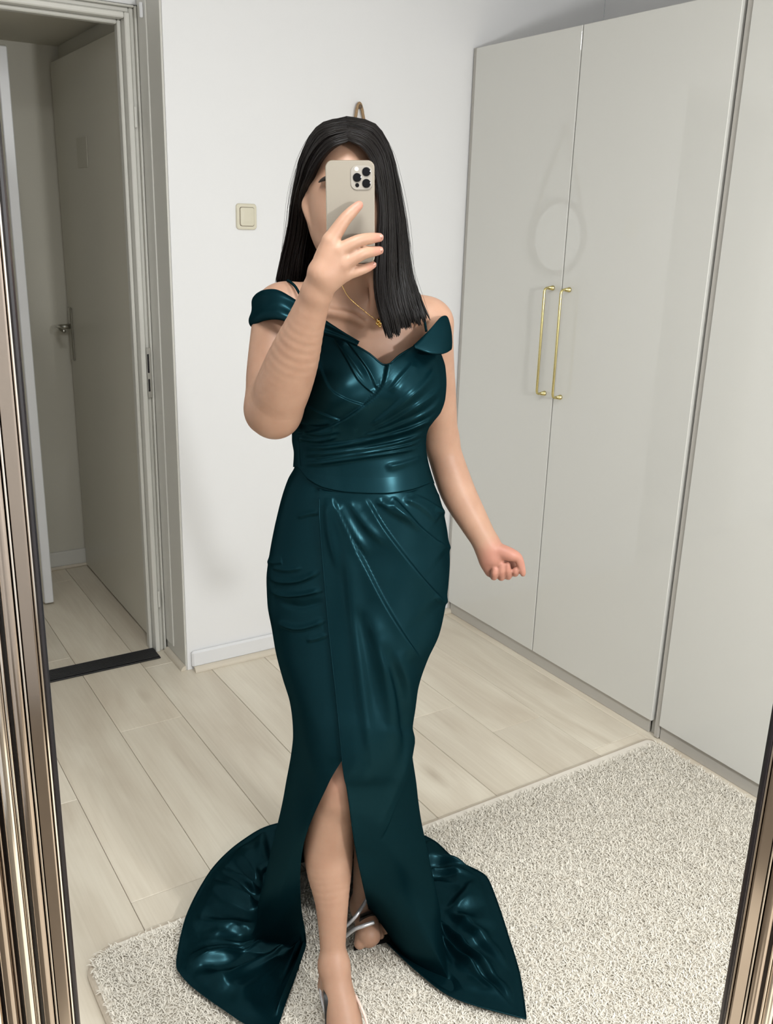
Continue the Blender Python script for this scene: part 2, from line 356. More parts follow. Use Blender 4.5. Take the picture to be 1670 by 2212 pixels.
# ---------------------------------------------------------------- wardrobes
HW = 2.029; DZ0 = 0.050
def handle(y, ztop, zbot, door):
    p = [(XW, y, ztop), (XW-0.026, y, ztop), (XW-0.0325, y, ztop-0.003), (XW-0.035, y, ztop-0.010), (XW-0.035, y, (ztop+zbot)/2),
         (XW-0.035, y, zbot+0.010), (XW-0.0325, y, zbot+0.003), (XW-0.026, y, zbot), (XW, y, zbot)]
    m = MB(); V, F = tube_geo(p, 0.0042, 12); m.add(V, F)
    for z in (ztop, zbot):
        V, F = tube_geo([(XW-0.0002, y, z), (XW-0.004, y, z), (XW-0.0045, y, z), (XW-0.020, y, z)], [0.0080, 0.0078, 0.0072, 0.0048], 14); m.add(V, F)
    h = m.build('handle', 'brass', None, True); h.parent = door; tag(h, 'slim brass bar handle'); return h
def wardrobe(y0, y1, ym, label, hnd):
    w = empty('wardrobe', (XW, 0.5*(y0+y1), 0)); T = Matrix.Translation(-Vector(w.location))
    def pc(name, lo, hi, mat, bev=0.002):
        o = box(name, lo, hi, mat, None, bev); o.parent = w; o.matrix_parent_inverse = T; return o
    xf = XW+0.021
    pc('side_panel', (xf, y1-0.018, 0.0), (XR-0.002, y1, HW), 'carcass'); pc('side_panel', (xf, y0, 0.0), (XR-0.002, y0+0.018, HW), 'carcass')
    pc('top_panel', (xf, y0+0.0185, HW-0.018), (XR-0.002, y1-0.0185, HW), 'carcass')
    pc('bottom_panel', (xf, y0+0.0185, 0.052), (XR-0.010, y1-0.0185, 0.070), 'carcass')
    pc('back_panel', (XR-0.009, y0+0.0185, 0.071), (XR-0.003, y1-0.0185, HW-0.0185), 'carcass')
    pc('plinth', (XW+0.012, y0+0.0185, 0.0005), (XW+0.0205, y1-0.0185, 0.0515), 'plinth', 0.001)
    pc('filler', (XW+0.005, y1-0.0165, 0.004), (XW+0.0205, y1-0.0005, HW-0.002), 'plinth', 0.001)
    ds = []
    for (a, b) in ((ym+0.0025, y1-0.020), (y0+0.004, ym-0.0025)):
        d = pc('door', (XW, a, DZ0), (XW+0.0185, b, HW-0.004), 'gloss', 0.0012); ds.append(d)
    if hnd:
        for d, yy in zip(ds, hnd):
            h = handle(yy, at_x(1195, 622, XW)[2], at_x(1175, 849, XW)[2], d)
    tag(w, label, 'wardrobe', 'glossy white wardrobes along the right wall'); return w
yj = at_x(1205, 727, XW)[1]; yj2 = at_x(1510, 780, XW)[1]
yh1, yh2 = at_x(1195, 621, XW)[1], at_x(1231, 624, XW)[1]
wardrobe(yj2+0.003, YB-0.006, yj, 'tall glossy white wardrobe with two brass bar handles beside the back wall', (yh1, yh2))
wardrobe(yj2-1.13, yj2-0.004, yj2-0.565, 'tall glossy white wardrobe without handles at the right edge beside the mirror frame', None)

# ---------------------------------------------------------------- round mirror hanging on the back wall behind the head
ap = at_y(775, 224, YB)
wm = empty('wall_mirror', (ap[0]-0.004, YB, 1.43))
def ring_mesh(R, r, flat, n=64, m=10, y=-0.014):
    V = []; F = []
    for i in range(n):
        a = 2*math.pi*i/n
        for k in range(m):
            b = 2*math.pi*k/m; rr = R+r*math.cos(b); V.append((rr*math.cos(a), y+flat*math.sin(b), rr*math.sin(a)))
    for i in range(n):
        for k in range(m): F.append((i*m+k, i*m+(k+1) % m, ((i+1) % n)*m+(k+1) % m, ((i+1) % n)*m+k))
    return mesh_from('ring', V, F)
link('frame', ring_mesh(0.130, 0.010, 0.013), 'dark_wood', wm, True)
V = [(0, -0.012, 0)]+[(0.124*math.cos(a), -0.012, 0.124*math.sin(a)) for a in np.linspace(0, 2*math.pi, 48, endpoint=False)]
link('glass', mesh_from('glass', V, [(0, 1+(i+1) % 48, 1+i) for i in range(48)]), 'mirror', wm)
ph_ = ap[2]-1.43
m = MB(); V, F = tube_geo(spline([(-0.118, -0.012, 0.065), (-0.075, -0.012, 0.20), (-0.02, -0.012, ph_-0.06), (-0.009, -0.012, ph_-0.016), (0.0, -0.012, ph_), (0.009, -0.012, ph_-0.016), (0.022, -0.012, ph_-0.06), (0.077, -0.012, 0.20), (0.118, -0.012, 0.065)], 60), 0.0050, 8); m.add(V, F)
m.build('rope', 'rope', wm, True)
V, F = tube_geo([(0, 0, ph_-0.010), (0, -0.02, ph_-0.010), (0, -0.022, ph_-0.010)], [0.006, 0.006, 0.003], 10); link('peg', mesh_from('peg', V, F), 'dark_wood', wm, True)
tag(wm, 'round mirror on a jute rope loop hanging on the white wall behind her head', 'mirror')

# ---------------------------------------------------------------- shaggy rug
RX0, RX1, RY0, RY1, RZ = 0.325, 2.02, 0.62, 1.640, 0.012
rug = empty('rug', (0.5*(RX0+RX1), 0.5*(RY0+RY1), 0)); rT = Matrix.Translation(-Vector(rug.location))
def rug_outline(inset, n=10):
    r = 0.075-inset*0.5; pts = []
    for (cx, cy, a0) in ((RX1-inset-0.02, RY1+0.02-inset-0.02, 0), (RX0+inset+r, RY1-inset-r, 90), (RX0+inset+r, RY0+inset+r, 180), (RX1-inset-0.02, RY0+inset+0.02, 270)):
        rr = r if cx < 1 else 0.02
        for a in np.linspace(a0, a0+90, n): pts.append((cx+rr*math.cos(math.radians(a)), cy+rr*math.sin(math.radians(a))))
    return np.array(pts)
o0, o1, o2, o3 = rug_outline(0), rug_outline(0.0), rug_outline(0.004), rug_outline(0.014); n = len(o0)
V = np.concatenate([np.c_[o0, np.full(n, 0.0006)], np.c_[o1, np.full(n, 0.008)], np.c_[o2, np.full(n, RZ)], np.c_[o3, np.full(n, RZ)]])
F = [(j*n+i, j*n+(i+1) % n, (j+1)*n+(i+1) % n, (j+1)*n+i) for j in range(3) for i in range(n)]+[tuple(3*n+i for i in range(n)), tuple(range(n))[::-1]]
b_ = link('binding', mesh_from('binding', V, F), 'bind', rug); b_.matrix_parent_inverse = rT
M['bed'] = plain('ivory_bed', (0.78, 0.73, 0.64), 0.95, spec=0.1)
bed = np.concatenate([np.c_[rug_outline(0.010), np.full(n, RZ+0.0004)], np.c_[rug_outline(0.014), np.full(n, RZ+0.004)]])
bd_ = link('pile_bed', mesh_from('pile_bed', bed, [(i, (i+1) % n, n+(i+1) % n, n+i) for i in range(n)]+[tuple(n+i for i in range(n))]), 'bed', rug); bd_.matrix_parent_inverse = rT
M['pile'] = plain('ivory_pile', (0.81, 0.765, 0.67), 0.9, spec=0.2, noise=0.12, nscale=90)
NT_ = 125000
px_ = rng.uniform(RX0+0.012, RX1-0.012, NT_); py_ = rng.uniform(RY0+0.012, RY1-0.024, NT_)
rc = 0.062
keep = ~((px_ < RX0+0.012+rc) & (py_ > RY1-0.012-rc) & (np.hypot(px_-(RX0+0.012+rc), py_-(RY1-0.012-rc)) > rc))
px_, py_ = px_[keep], py_[keep]; NT_ = len(px_)
ang = rng.uniform(0, 2*math.pi, NT_); ln = rng.uniform(0.005, 0.011, NT_); hh = rng.uniform(0.008, 0.014, NT_); wd = rng.uniform(0.0008, 0.0015, NT_)
d1_ = np.c_[np.cos(ang), np.sin(ang)]; sd = np.c_[-d1_[:, 1], d1_[:, 0]]; a2 = ang+rng.normal(0, 0.9, NT_); d2_ = np.c_[np.cos(a2), np.sin(a2)]
b0 = np.c_[px_, py_]; 
rows = []
for (f1, f2, fh, fw) in ((0, 0, 0.0, 1.0), (0.35, 0, 0.62, 1.1), (0.75, 0.35, 1.0, 0.9), (0.85, 0.85, 0.86, 0.35)):
    c = b0+d1_*(ln*f1)[:, None]+d2_*(ln*f2)[:, None]; z = RZ-0.001+hh*fh
    rows.append(np.c_[c-sd*(wd*fw)[:, None], z]); rows.append(np.c_[c+sd*(wd*fw)[:, None], z])
V = np.stack(rows, 1).reshape(-1, 3); base_i = (np.arange(NT_)*8)[:, None]
F = np.concatenate([base_i+np.array([[2*k, 2*k+1, 2*k+3, 2*k+2]]) for k in range(3)])
pm = link('pile', mesh_from('pile', V, F), 'pile', rug); pm.matrix_parent_inverse = rT; pm['kind'] = 'stuff'
tag(rug, 'shaggy ivory rug with a beige bound edge in front of the wardrobes', 'rug')

# ---------------------------------------------------------------- the tall mirror the picture is taken in: ribbed bronze frame
MN = ray(785, 400).copy(); MN[2] = 0; MN /= np.linalg.norm(MN); MS = np.array([MN[1], -MN[0], 0.0]); MD = 0.705
def on_mirror(x, y): d = ray(x, y); return CAMP+d*(MD/(d @ MN))
sl = np.mean([on_mirror(*p) @ MS for p in ((40, 800), (83, 1200), (130, 1700), (171, 2205))]); sr = np.mean([on_mirror(*p) @ MS for p in ((1667, 1610), (1610, 1890), (1547, 2205))])
zb_, zt_ = 0.085, 1.80
mf = empty('floor_mirror', tuple(MN*MD+MS*(sl+sr)/2)); mT = Matrix.Translation(-Vector(mf.location))
def frame_ring(name, prof, mat, smooth=True):
    # prof: (outwards from the glass, towards the viewer); swept round the rectangle with mitred corners
    n = len(prof); V = []
    for (cs, cz, ss, sz) in ((sl, zb_, -1, -1), (sr, zb_, 1, -1), (sr, zt_, 1, 1), (sl, zt_, -1, 1)):
        for (s, d) in prof:
            p = MN*(MD-d)+MS*(cs+ss*s); V.append((p[0], p[1], cz+sz*s))
    F = [(c*n+i, c*n+(i+1) % n, ((c+1) % 4)*n+(i+1) % n, ((c+1) % 4)*n+i) for c in range(4) for i in range(n)]
    o = link(name, mesh_from(name, V, F), mat, mf, False); o.matrix_parent_inverse = mT
    import bmesh
    bm = bmesh.new(); bm.from_mesh(o.data); bmesh.ops.recalc_face_normals(bm, faces=bm.faces); bm.to_mesh(o.data); bm.free(); return o
def bead(s0, w, d0, hgt, k=9): return [(s0, -0.001)]+[(s0+w*(0.5-0.5*math.cos(a)), d0+hgt*math.sin(a)) for a in np.linspace(0, math.pi, k)]+[(s0+w, -0.001)]
frame_ring('liner', [(-0.0005, -0.001), (-0.0005, 0.003), (0.0012, 0.004), (0.0030, 0.003), (0.0030, -0.001)], 'gasket')
frame_ring('inner_fillet', [(0.0031, -0.001), (0.0031, 0.0035), (0.0040, 0.0045), (0.0052, 0.0035), (0.0052, -0.001)], 'pale_bronze')
frame_ring('flat_band', [(0.0056, -0.001), (0.0056, 0.0050), (0.0065, 0.0060), (0.0150, 0.0085), (0.0158, 0.0078), (0.0158, -0.001)], 'bronze')
frame_ring('bead', bead(0.0163, 0.0020, 0.0080, 0.0010), 'pale_bronze')
frame_ring('bead', bead(0.0190, 0.0095, 0.0085, 0.0042, 11), 'bronze')
frame_ring('bead', bead(0.0320, 0.0025, 0.0095, 0.0015), 'pale_bronze')
frame_ring('bead', bead(0.0348, 0.0100, 0.0100, 0.0045, 11), 'pale_bronze')
frame_ring('bead', bead(0.0485, 0.0025, 0.0105, 0.0015), 'bronze')
frame_ring('bead', bead(0.0513, 0.0105, 0.0110, 0.0048, 11), 'bronze')
frame_ring('bead', bead(0.0655, 0.0125, 0.0100, 0.0060, 11), 'pale_bronze')
frame_ring('backing', [(0.0, -0.0024), (0.0, -0.0012), (0.079, -0.0012), (0.079, 0.004), (0.082, 0.004), (0.082, -0.0024)], 'gasket')
frame_ring('backing_strip', [(0.0286, -0.001), (0.0286, 0.004), (0.066, 0.004), (0.066, -0.001)], 'gasket')
tag(mf, 'tall floor mirror with a ribbed rose-bronze frame, cut off at the picture edges', 'mirror')

# ================================================================ THE PERSON
def skin_mat():
    m, nt, b = new_mat('skin'); N = nt.nodes; L = nt.links
    at = N.new('ShaderNodeAttribute'); at.attribute_name = 'rosy'; tc = N.new('ShaderNodeTexCoord')
    n = N.new('ShaderNodeTexNoise'); n.inputs['Scale'].default_value = 28; n.inputs['Detail'].default_value = 6; L.new(tc.outputs['Object'], n.inputs['Vector'])
    r = N.new('ShaderNodeValToRGB'); e = r.color_ramp.elements; e[0].position = 0.3; e[0].color = (0.385, 0.220, 0.146, 1); e[1].position = 0.7; e[1].color = (0.435, 0.260, 0.176, 1)
    L.new(n.outputs['Fac'], r.inputs[0])
    mx = N.new('ShaderNodeMix'); mx.data_type = 'RGBA'; mx.inputs[7].default_value = (0.46, 0.175, 0.135, 1); L.new(at.outputs['Fac'], mx.inputs['Factor']); L.new(r.outputs[0], mx.inputs[6])
    L.new(mx.outputs[2], b.inputs['Base Color'])
    b.inputs['Roughness'].default_value = 0.48; b.inputs['Specular IOR Level'].default_value = 0.4
    b.inputs['Subsurface Weight'].default_value = 0.25; b.inputs['Subsurface Radius'].default_value = (0.010, 0.004, 0.0025); b.inputs['Subsurface Scale'].default_value = 0.6
    n2 = N.new('ShaderNodeTexNoise'); n2.inputs['Scale'].default_value = 420; L.new(tc.outputs['Object'], n2.inputs['Vector'])
    bp = N.new('ShaderNodeBump'); bp.inputs['Strength'].default_value = 0.06; bp.inputs['Distance'].default_value = 0.001; L.new(n2.outputs['Fac'], bp.inputs['Height']); L.new(bp.outputs['Normal'], b.inputs['Normal'])
    return m
def satin_mat():
    # woven satin: a dark body colour with a teal lustre of two widths
    m, nt, b = new_mat('teal_satin'); N = nt.nodes; L = nt.links; N.remove(b)
    out = N['Material Output']; tc = N.new('ShaderNodeTexCoord')
    df = N.new('ShaderNodeBsdfDiffuse'); df.inputs['Color'].default_value = (0.0010, 0.0075, 0.0100, 1)
    g1 = N.new('ShaderNodeBsdfAnisotropic'); g1.inputs['Color'].default_value = (0.0023, 0.0090, 0.0115, 1); g1.inputs['Roughness'].default_value = 0.42
    g2 = N.new('ShaderNodeBsdfAnisotropic'); g2.inputs['Color'].default_value = (0.0040, 0.0105, 0.0125, 1); g2.inputs['Roughness'].default_value = 0.24
    n2 = N.new('ShaderNodeTexNoise'); n2.inputs['Scale'].default_value = 900; n2.inputs['Detail'].default_value = 2; L.new(tc.outputs['Object'], n2.inputs['Vector'])
    bp = N.new('ShaderNodeBump'); bp.inputs['Strength'].default_value = 0.10; bp.inputs['Distance'].default_value = 0.0006; L.new(n2.outputs['Fac'], bp.inputs['Height'])
    for g_ in (df, g1, g2): L.new(bp.outputs['Normal'], g_.inputs['Normal'])
    a1 = N.new('ShaderNodeAddShader'); a2 = N.new('ShaderNodeAddShader')
    L.new(df.outputs[0], a1.inputs[0]); L.new(g1.outputs[0], a1.inputs[1]); L.new(a1.outputs[0], a2.inputs[0]); L.new(g2.outputs[0], a2.inputs[1]); L.new(a2.outputs[0], out.inputs['Surface'])
    return m
M['skin'] = skin_mat(); M['satin'] = satin_mat()
M['hair'] = plain('dark_hair', (0.0055, 0.0042, 0.0038), 0.38, spec=0.17, noise=0.3, nscale=60)
M['brow'] = plain('brow_hair', (0.02, 0.014, 0.011), 0.7)
M['eye'] = plain('eye_white', (0.75, 0.72, 0.68), 0.15); M['iris'] = plain('iris_brown', (0.03, 0.015, 0.008), 0.1)
M['lip'] = plain('lip', (0.45, 0.16, 0.14), 0.4); M['nail'] = plain('nail', (0.56, 0.30, 0.24), 0.3)
M['gold'] = plain('gold', (0.85, 0.60, 0.22), 0.2, metal=1.0)
M['glitter'] = plain('silver_glitter', (0.72, 0.72, 0.74), 0.35, metal=0.6, noise=0.5, nscale=900)
M['sole'] = plain('black_sole', (0.008, 0.008, 0.008), 0.5); M['clear'] = plain('clear_strap', (0.80, 0.62, 0.54), 0.08, spec=0.7)
M['ph_back'] = plain('phone_back_glass', (0.27, 0.24, 0.195), 0.32); M['ph_frame'] = plain('phone_steel', (0.62, 0.55, 0.46), 0.12, metal=1.0)
M['ph_bump'] = plain('phone_bump_glass', (0.30, 0.275, 0.24), 0.2); M['lens'] = plain('lens_black', (0.002, 0.002, 0.003), 0.06, spec=0.25)
M['screen'] = plain('screen_black', (0.01, 0.01, 0.012), 0.08)

def LU(px, py, D): p = at_d(px, py, D); return np.array([p @ RT, D, p[2]])            # person frame: across, ahead, up
def WORLD(L_): L_ = np.asarray(L_); return L_[..., 0:1]*RT+L_[..., 1:2]*FWH+L_[..., 2:3]*np.array([0, 0, 1.0])
def ppm(D, py): d = ray(IW/2, py); return FPX/(D/(d @ FWH))
# ---- field of the body
HS = 0.0028
LO = np.array([-0.30, 1.17, 0.0]); HI = np.array([0.36, 1.76, 1.66]); NG = np.ceil((HI-LO)/HS).astype(int)+1
FLD = np.full(NG, 0.05, np.float32)
def _apply(lo, hi, fn, k, mode='u'):
    i0 = np.maximum(np.floor((lo-LO)/HS).astype(int), 0); i1 = np.minimum(np.ceil((hi-LO)/HS).astype(int)+1, NG)
    if (i1 <= i0).any(): return
    ax = [(LO[a]+HS*np.arange(i0[a], i1[a])).astype(np.float32) for a in range(3)]
    X, Y, Z = ax[0][:, None, None], ax[1][None, :, None], ax[2][None, None, :]
    d = fn(X, Y, Z); s = FLD[i0[0]:i1[0], i0[1]:i1[1], i0[2]:i1[2]]
    if mode == 'u':
        h = np.clip(0.5+0.5*(s-d)/k, 0, 1); s[...] = np.minimum(s*(1-h)+d*h-k*h*(1-h), 0.05)
    else:
        h = np.clip(0.5-0.5*(s+d)/k, 0, 1); s[...] = s*(1-h)-d*h+k*h*(1-h)
def cone(a, b, ra, rb, k=0.012, flat=1.0, fax=1):
    a = np.asarray(a, np.float32); b = np.asarray(b, np.float32); r = max(ra, rb)*max(1, 1/flat if flat < 1 else 1)+k+3*HS
    def fn(X, Y, Z):
        P = [X-a[0], Y-a[1], Z-a[2]]; B = (b-a).copy()
        if flat != 1.0: P[fax] = P[fax]/flat; B[fax] = B[fax]/flat
        t = np.clip((P[0]*B[0]+P[1]*B[1]+P[2]*B[2])/max(float(B @ B), 1e-9), 0, 1)
        return (np.sqrt((P[0]-t*B[0])**2+(P[1]-t*B[1])**2+(P[2]-t*B[2])**2)-(ra+t*(rb-ra)))*min(1.0, flat)
    _apply(np.minimum(a, b)-r, np.maximum(a, b)+r, fn, k)
def ell(c, s, k=0.012, mode='u'):
    c = np.asarray(c, np.float32); s = np.asarray(s, np.float32); r = s+k+3*HS
    def fn(X, Y, Z):
        x, y, z = (X-c[0])/s[0], (Y-c[1])/s[1], (Z-c[2])/s[2]; k0 = np.sqrt(x*x+y*y+z*z)+1e-6
        k1 = np.sqrt((x/s[0])**2+(y/s[1])**2+(z/s[2])**2)+1e-6
        return k0*(k0-1)/k1
    _apply(c-r, c+r, fn, k, mode)
def chain(pts, k=0.012, flat=1.0):                 # pts: (px, py, D, radius in pixels): one smooth limb through the joints
    A = np.array([np.r_[LU(*p[:3]), p[3]/ppm(p[2], p[1])] for p in pts])
    if len(A) > 2: A = spline(A, 5*(len(A)-1)+1)
    A = A.astype(np.float32); r = A[:, 3].max()+k+3*HS
    def fn(X, Y, Z):
        best = None
        for a, b in zip(A[:-1], A[1:]):
            B = b[:3]-a[:3]; x, y, z = X-a[0], Y-a[1], Z-a[2]
            t = np.clip((x*B[0]+y*B[1]+z*B[2])/max(float(B @ B), 1e-9), 0, 1)
            d = np.sqrt((x-t*B[0])**2+(y-t*B[1])**2+(z-t*B[2])**2)-(a[3]+t*(b[3]-a[3]))
            best = d if best is None else np.minimum(best, d)
        return best
    _apply(A[:, :3].min(0)-r, A[:, :3].max(0)+r, fn, k)
# torso (under the gown) and chest
ell(LU(790, 865, 1.607), (0.098, 0.072, 0.16), 0.02); ell(LU(785, 745, 1.60), (0.118, 0.068, 0.085), 0.02)
ell(LU(745, 838, 1.548), (0.050, 0.042, 0.050), 0.02); ell(LU(880, 835, 1.548), (0.050, 0.042, 0.050), 0.02)
ell(LU(785, 1130, 1.607), (0.125, 0.085, 0.13), 0.03)
chain([(618, 668, 1.605, 46), (700, 672, 1.60, 46), (780, 690, 1.595, 52), (860, 690, 1.60, 46), (925, 697, 1.605, 44)], 0.02)
chain([(772, 660, 1.610, 62), (768, 600, 1.595, 57), (764, 530, 1.580, 58)], 0.02)
chain([(765, 600, 1.62, 50), (690, 640, 1.62, 38), (640, 655, 1.61, 40)], 0.02); chain([(775, 600, 1.62, 50), (850, 655, 1.62, 38), (905, 680, 1.61, 38)], 0.02)
chain([(700, 672, 1.553, 9), (755, 683, 1.540, 8), (785, 697, 1.538, 7)], 0.012); chain([(915, 688, 1.560, 9), (850, 693, 1.541, 8), (812, 700, 1.538, 7)], 0.012)
chain([(800, 560, 1.552, 8), (806, 640, 1.548, 8), (806, 690, 1.543, 7)], 0.012)
# head and face
ell(LU(752, 408, 1.590), (0.0675, 0.089, 0.098), 0.01); ell(LU(756, 480, 1.566), (0.060, 0.068, 0.082), 0.02)
ell(LU(757, 537, 1.530), (0.026, 0.024, 0.020), 0.025)
chain([(688, 470, 1.58, 20), (712, 520, 1.55, 22), (757, 545, 1.52, 20)], 0.02); chain([(826, 470, 1.58, 20), (802, 520, 1.55, 22), (757, 545, 1.52, 20)], 0.02)
chain([(757, 405, 1.500, 7), (757, 450, 1.484, 10), (757, 458, 1.480, 12)], 0.010); chain([(747, 462, 1.492, 8), (768, 462, 1.492, 8)], 0.008)
ell(LU(724, 410, 1.488), (0.018, 0.010, 0.011), 0.012, 's'); ell(LU(790, 410, 1.488), (0.018, 0.010, 0.011), 0.012, 's')
chain([(738, 501, 1.497, 6), (757, 499, 1.488, 7), (776, 501, 1.497, 6)], 0.006); chain([(740, 508, 1.498, 6), (757, 511, 1.490, 8), (774, 508, 1.498, 6)], 0.006)
chain([(700, 392, 1.508, 6), (722, 386, 1.497, 7), (745, 390, 1.494, 6)], 0.010); chain([(812, 392, 1.508, 6), (790, 386, 1.497, 7), (768, 390, 1.494, 6)], 0.010)
# ear
chain([(667, 424, 1.560, 8), (660, 442, 1.562, 9), (666, 466, 1.558, 8), (676, 486, 1.553, 7)], 0.006)
# arm that holds the phone (image left)
chain([(607, 672, 1.606, 58), (600, 740, 1.585, 60), (592, 820, 1.555, 60), (590, 878, 1.535, 57)], 0.018)
chain([(590, 885, 1.530, 57), (596, 893, 1.520, 50)], 0.018)
chain([(592, 890, 1.522, 53), (608, 846, 1.500, 60), (632, 780, 1.470, 56), (660, 700, 1.435, 42), (684, 634, 1.412, 33)], 0.016)
# its hand: back of the hand, four fingers across the phone, thumb on the screen side
PD_ = 1.420
chain([(684, 632, 1.408, 31), (694, 592, 1.396, 29)], 0.010); chain([(696, 585, 1.395, 27), (714, 522, 1.393, 19)], 0.010)
chain([(702, 592, 1.396, 25), (733, 548, 1.391, 17)], 0.010); chain([(706, 600, 1.397, 24), (743, 573, 1.392, 16)], 0.010); chain([(706, 612, 1.400, 23), (746, 594, 1.397, 14)], 0.010)
chain([(714, 520, 1.393, 18), (742, 478, 1.395, 14.5), (762, 456, 1.399, 12.5), (776, 443, 1.402, 9.5)], 0.0035)
chain([(733, 541, 1.390, 16), (772, 521, 1.392, 13.5), (800, 515, 1.401, 12), (820, 513, 1.413, 9.5)], 0.0030)
chain([(742, 572, 1.391, 15), (782, 549, 1.393, 13), (803, 544, 1.402, 11.5), (820, 541, 1.414, 9.5)], 0.0030)
chain([(746, 594, 1.397, 13), (772, 586, 1.398, 11.5), (792, 579, 1.404, 10), (806, 572, 1.412, 8)], 0.0030)
chain([(682, 604, 1.408, 17), (685, 572, 1.430, 13), (702, 530, 1.4475, 12), (724, 492, 1.4475, 10)], 0.006)
# arm hanging at the side (image right) and its fist
chain([(929, 700, 1.607, 50), (934, 780, 1.625, 47), (944, 870, 1.648, 42), (953, 950, 1.668, 36)], 0.018)
chain([(953, 950, 1.668, 36), (962, 985, 1.668, 37), (988, 1060, 1.655, 38), (1020, 1120, 1.640, 33), (1052, 1176, 1.625, 27)], 0.014)
chain([(1052, 1176, 1.625, 26), (1064, 1200, 1.622, 28)], 0.010)
chain([(1064, 1200, 1.632, 28), (1084, 1220, 1.640, 24)], 0.008); chain([(1046, 1192, 1.622, 16), (1053, 1216, 1.622, 16), (1060, 1234, 1.630, 13)], 0.008)
chain([(1072, 1188, 1.616, 17), (1100, 1197, 1.606, 15), (1119, 1206, 1.605, 10.5), (1128, 1232, 1.605, 8), (1130, 1240, 1.606, 6)], 0.005)
chain([(1095, 1205, 1.636, 20), (1112, 1222, 1.638, 12)], 0.006)
for (xb, yb, xt, yt, r) in ((1067, 1246, 1069, 1229, 8.0), (1083, 1247, 1083, 1219, 8.2), (1098, 1245, 1096, 1220, 8.0), (1113, 1238, 1114, 1230, 8.0)):
    chain([(xb+1, yb-12, 1.640, r+1), (xb, yb, 1.622, r), (xb+(xt-xb)*0.4, yb*0.6+yt*0.4, 1.608, r), (xt, yt, 1.606, r*0.82)], 0.0012)
# legs: front leg bare in the slit, other leg behind
chain([(715, 1180, 1.60, 85), (722, 1420, 1.545, 78), (733, 1640, 1.480, 58)], 0.02)
chain([(733, 1640, 1.478, 57), (727, 1715, 1.470, 54), (711, 1815, 1.472, 55), (711, 1870, 1.460, 50), (717, 1950, 1.435, 36), (719, 2040, 1.415, 28), (721, 2085, 1.400, 28)], 0.016)
chain([(737, 1690, 1.456, 40), (735, 1720, 1.452, 34)], 0.02)
chain([(721, 2085, 1.405, 29), (712, 2128, 1.425, 26)], 0.016)
chain([(722, 2085, 1.398, 29), (731, 2140, 1.375, 33), (744, 2210, 1.342, 36), (750, 2283, 1.298, 15)], 0.016); chain([(746, 2215, 1.342, 33), (780, 2283, 1.300, 14)], 0.016)
for i, (dx, r) in enumerate(((-26, 14), (-9, 12), (6, 11), (19, 10), (31, 9))): chain([(758+dx, 2290, 1.295, r+2), (756+dx, 2325-i*4, 1.262+0.004*i, r)], 0.004)
chain([(850, 1180, 1.60, 80), (832, 1420, 1.60, 62), (822, 1640, 1.595, 45)], 0.02)
chain([(822, 1640, 1.595, 45), (810, 1780, 1.615, 44), (795, 1900, 1.635, 32), (786, 1955, 1.640, 26)], 0.016)
def LF(px, py, z): p = at_z(px, py, z); return np.array([p @ RT, p @ FWH, p[2]])
an = LU(786, 1955, 1.640); ball = LF(796, 2018, 0.062); cone(an, ball, 0.024, 0.026, 0.016); cone(an, an+np.array([0, 0.035, -0.01]), 0.024, 0.02, 0.016)
for (tx, ty, bx, by, r) in ((777, 2038, 782, 2012, 0.0120), (797, 2036, 797, 2012, 0.0088), (812, 2029, 808, 2008, 0.0080), (823, 2021, 817, 2003, 0.0075), (832, 2012, 826, 1998, 0.007)):
    cone(LF(bx, by, 0.060), LF(tx, ty, 0.050), r*1.05, r, 0.004)

import openvdb
g = openvdb.FloatGrid(0.05); g.copyFromArray(np.clip(FLD, -0.02, 0.05)); pts, quads = g.convertToQuads(isovalue=0.0)
del FLD
pts = np.asarray(pts, float)*HS+LO
me = mesh_from('person', WORLD(pts), np.asarray(quads)[:, ::-1].astype(np.int64))
person = link('person', me, 'skin', None, True)
pr = project(WORLD(pts)); 
def near(cx, cy, r, lo=0.0): return np.clip(1-np.hypot(pr[:, 0]-cx, pr[:, 1]-cy)/r, 0, 1)
rosy = 0.55*np.clip(near(1090, 1225, 75)*2.2, 0, 1)+0.5*np.clip(near(778, 441, 24)*1.6, 0, 1)+0.45*np.clip(near(822, 512, 22)*1.6, 0, 1)+0.45*np.clip(near(822, 541, 20)*1.6, 0, 1)+0.4*np.clip(near(806, 573, 18)*1.6, 0, 1)+0.18*np.clip(near(735, 1690, 60)*1.3, 0, 1)
atr = me.attributes.new('rosy', 'FLOAT', 'POINT'); atr.data.foreach_set('value', np.clip(rosy, 0, 1).astype(np.float32))
tag(person, 'person in a dark teal satin gown holding a phone up before the face', 'person')

# ---- nails on the fingers across the phone
def nail(px, py, D, ang, w, l):
    c = LU(px, py, D); a = math.radians(ang); s = 1/ppm(D, py); V = []; n = 12
    for i in range(n):
        t = 2*math.pi*i/n; x, y = l*math.cos(t), w*math.sin(t)
        V.append(c+np.array([(x*math.cos(a)-y*math.sin(a))*s, 0.0012*(1 if abs(math.sin(t)) > 0.6 else 0), (x*math.sin(a)+y*math.cos(a))*s]))
    V.append(c+np.array([0, -0.0012, 0])); V.append(c+np.array([0, 0.003, 0]))
    F = [(i, (i+1) % n, n) for i in range(n)]+[((i+1) % n, i, n+1) for i in range(n)]
    return link('fingernail', mesh_from('fingernail', WORLD(np.array(V)), F), 'nail', person, True)
nail(821, 511, 1.4055, 4, 5.5, 7.5); nail(821, 540, 1.4065, 6, 5, 7); nail(807, 571.5, 1.406, 28, 4, 6)

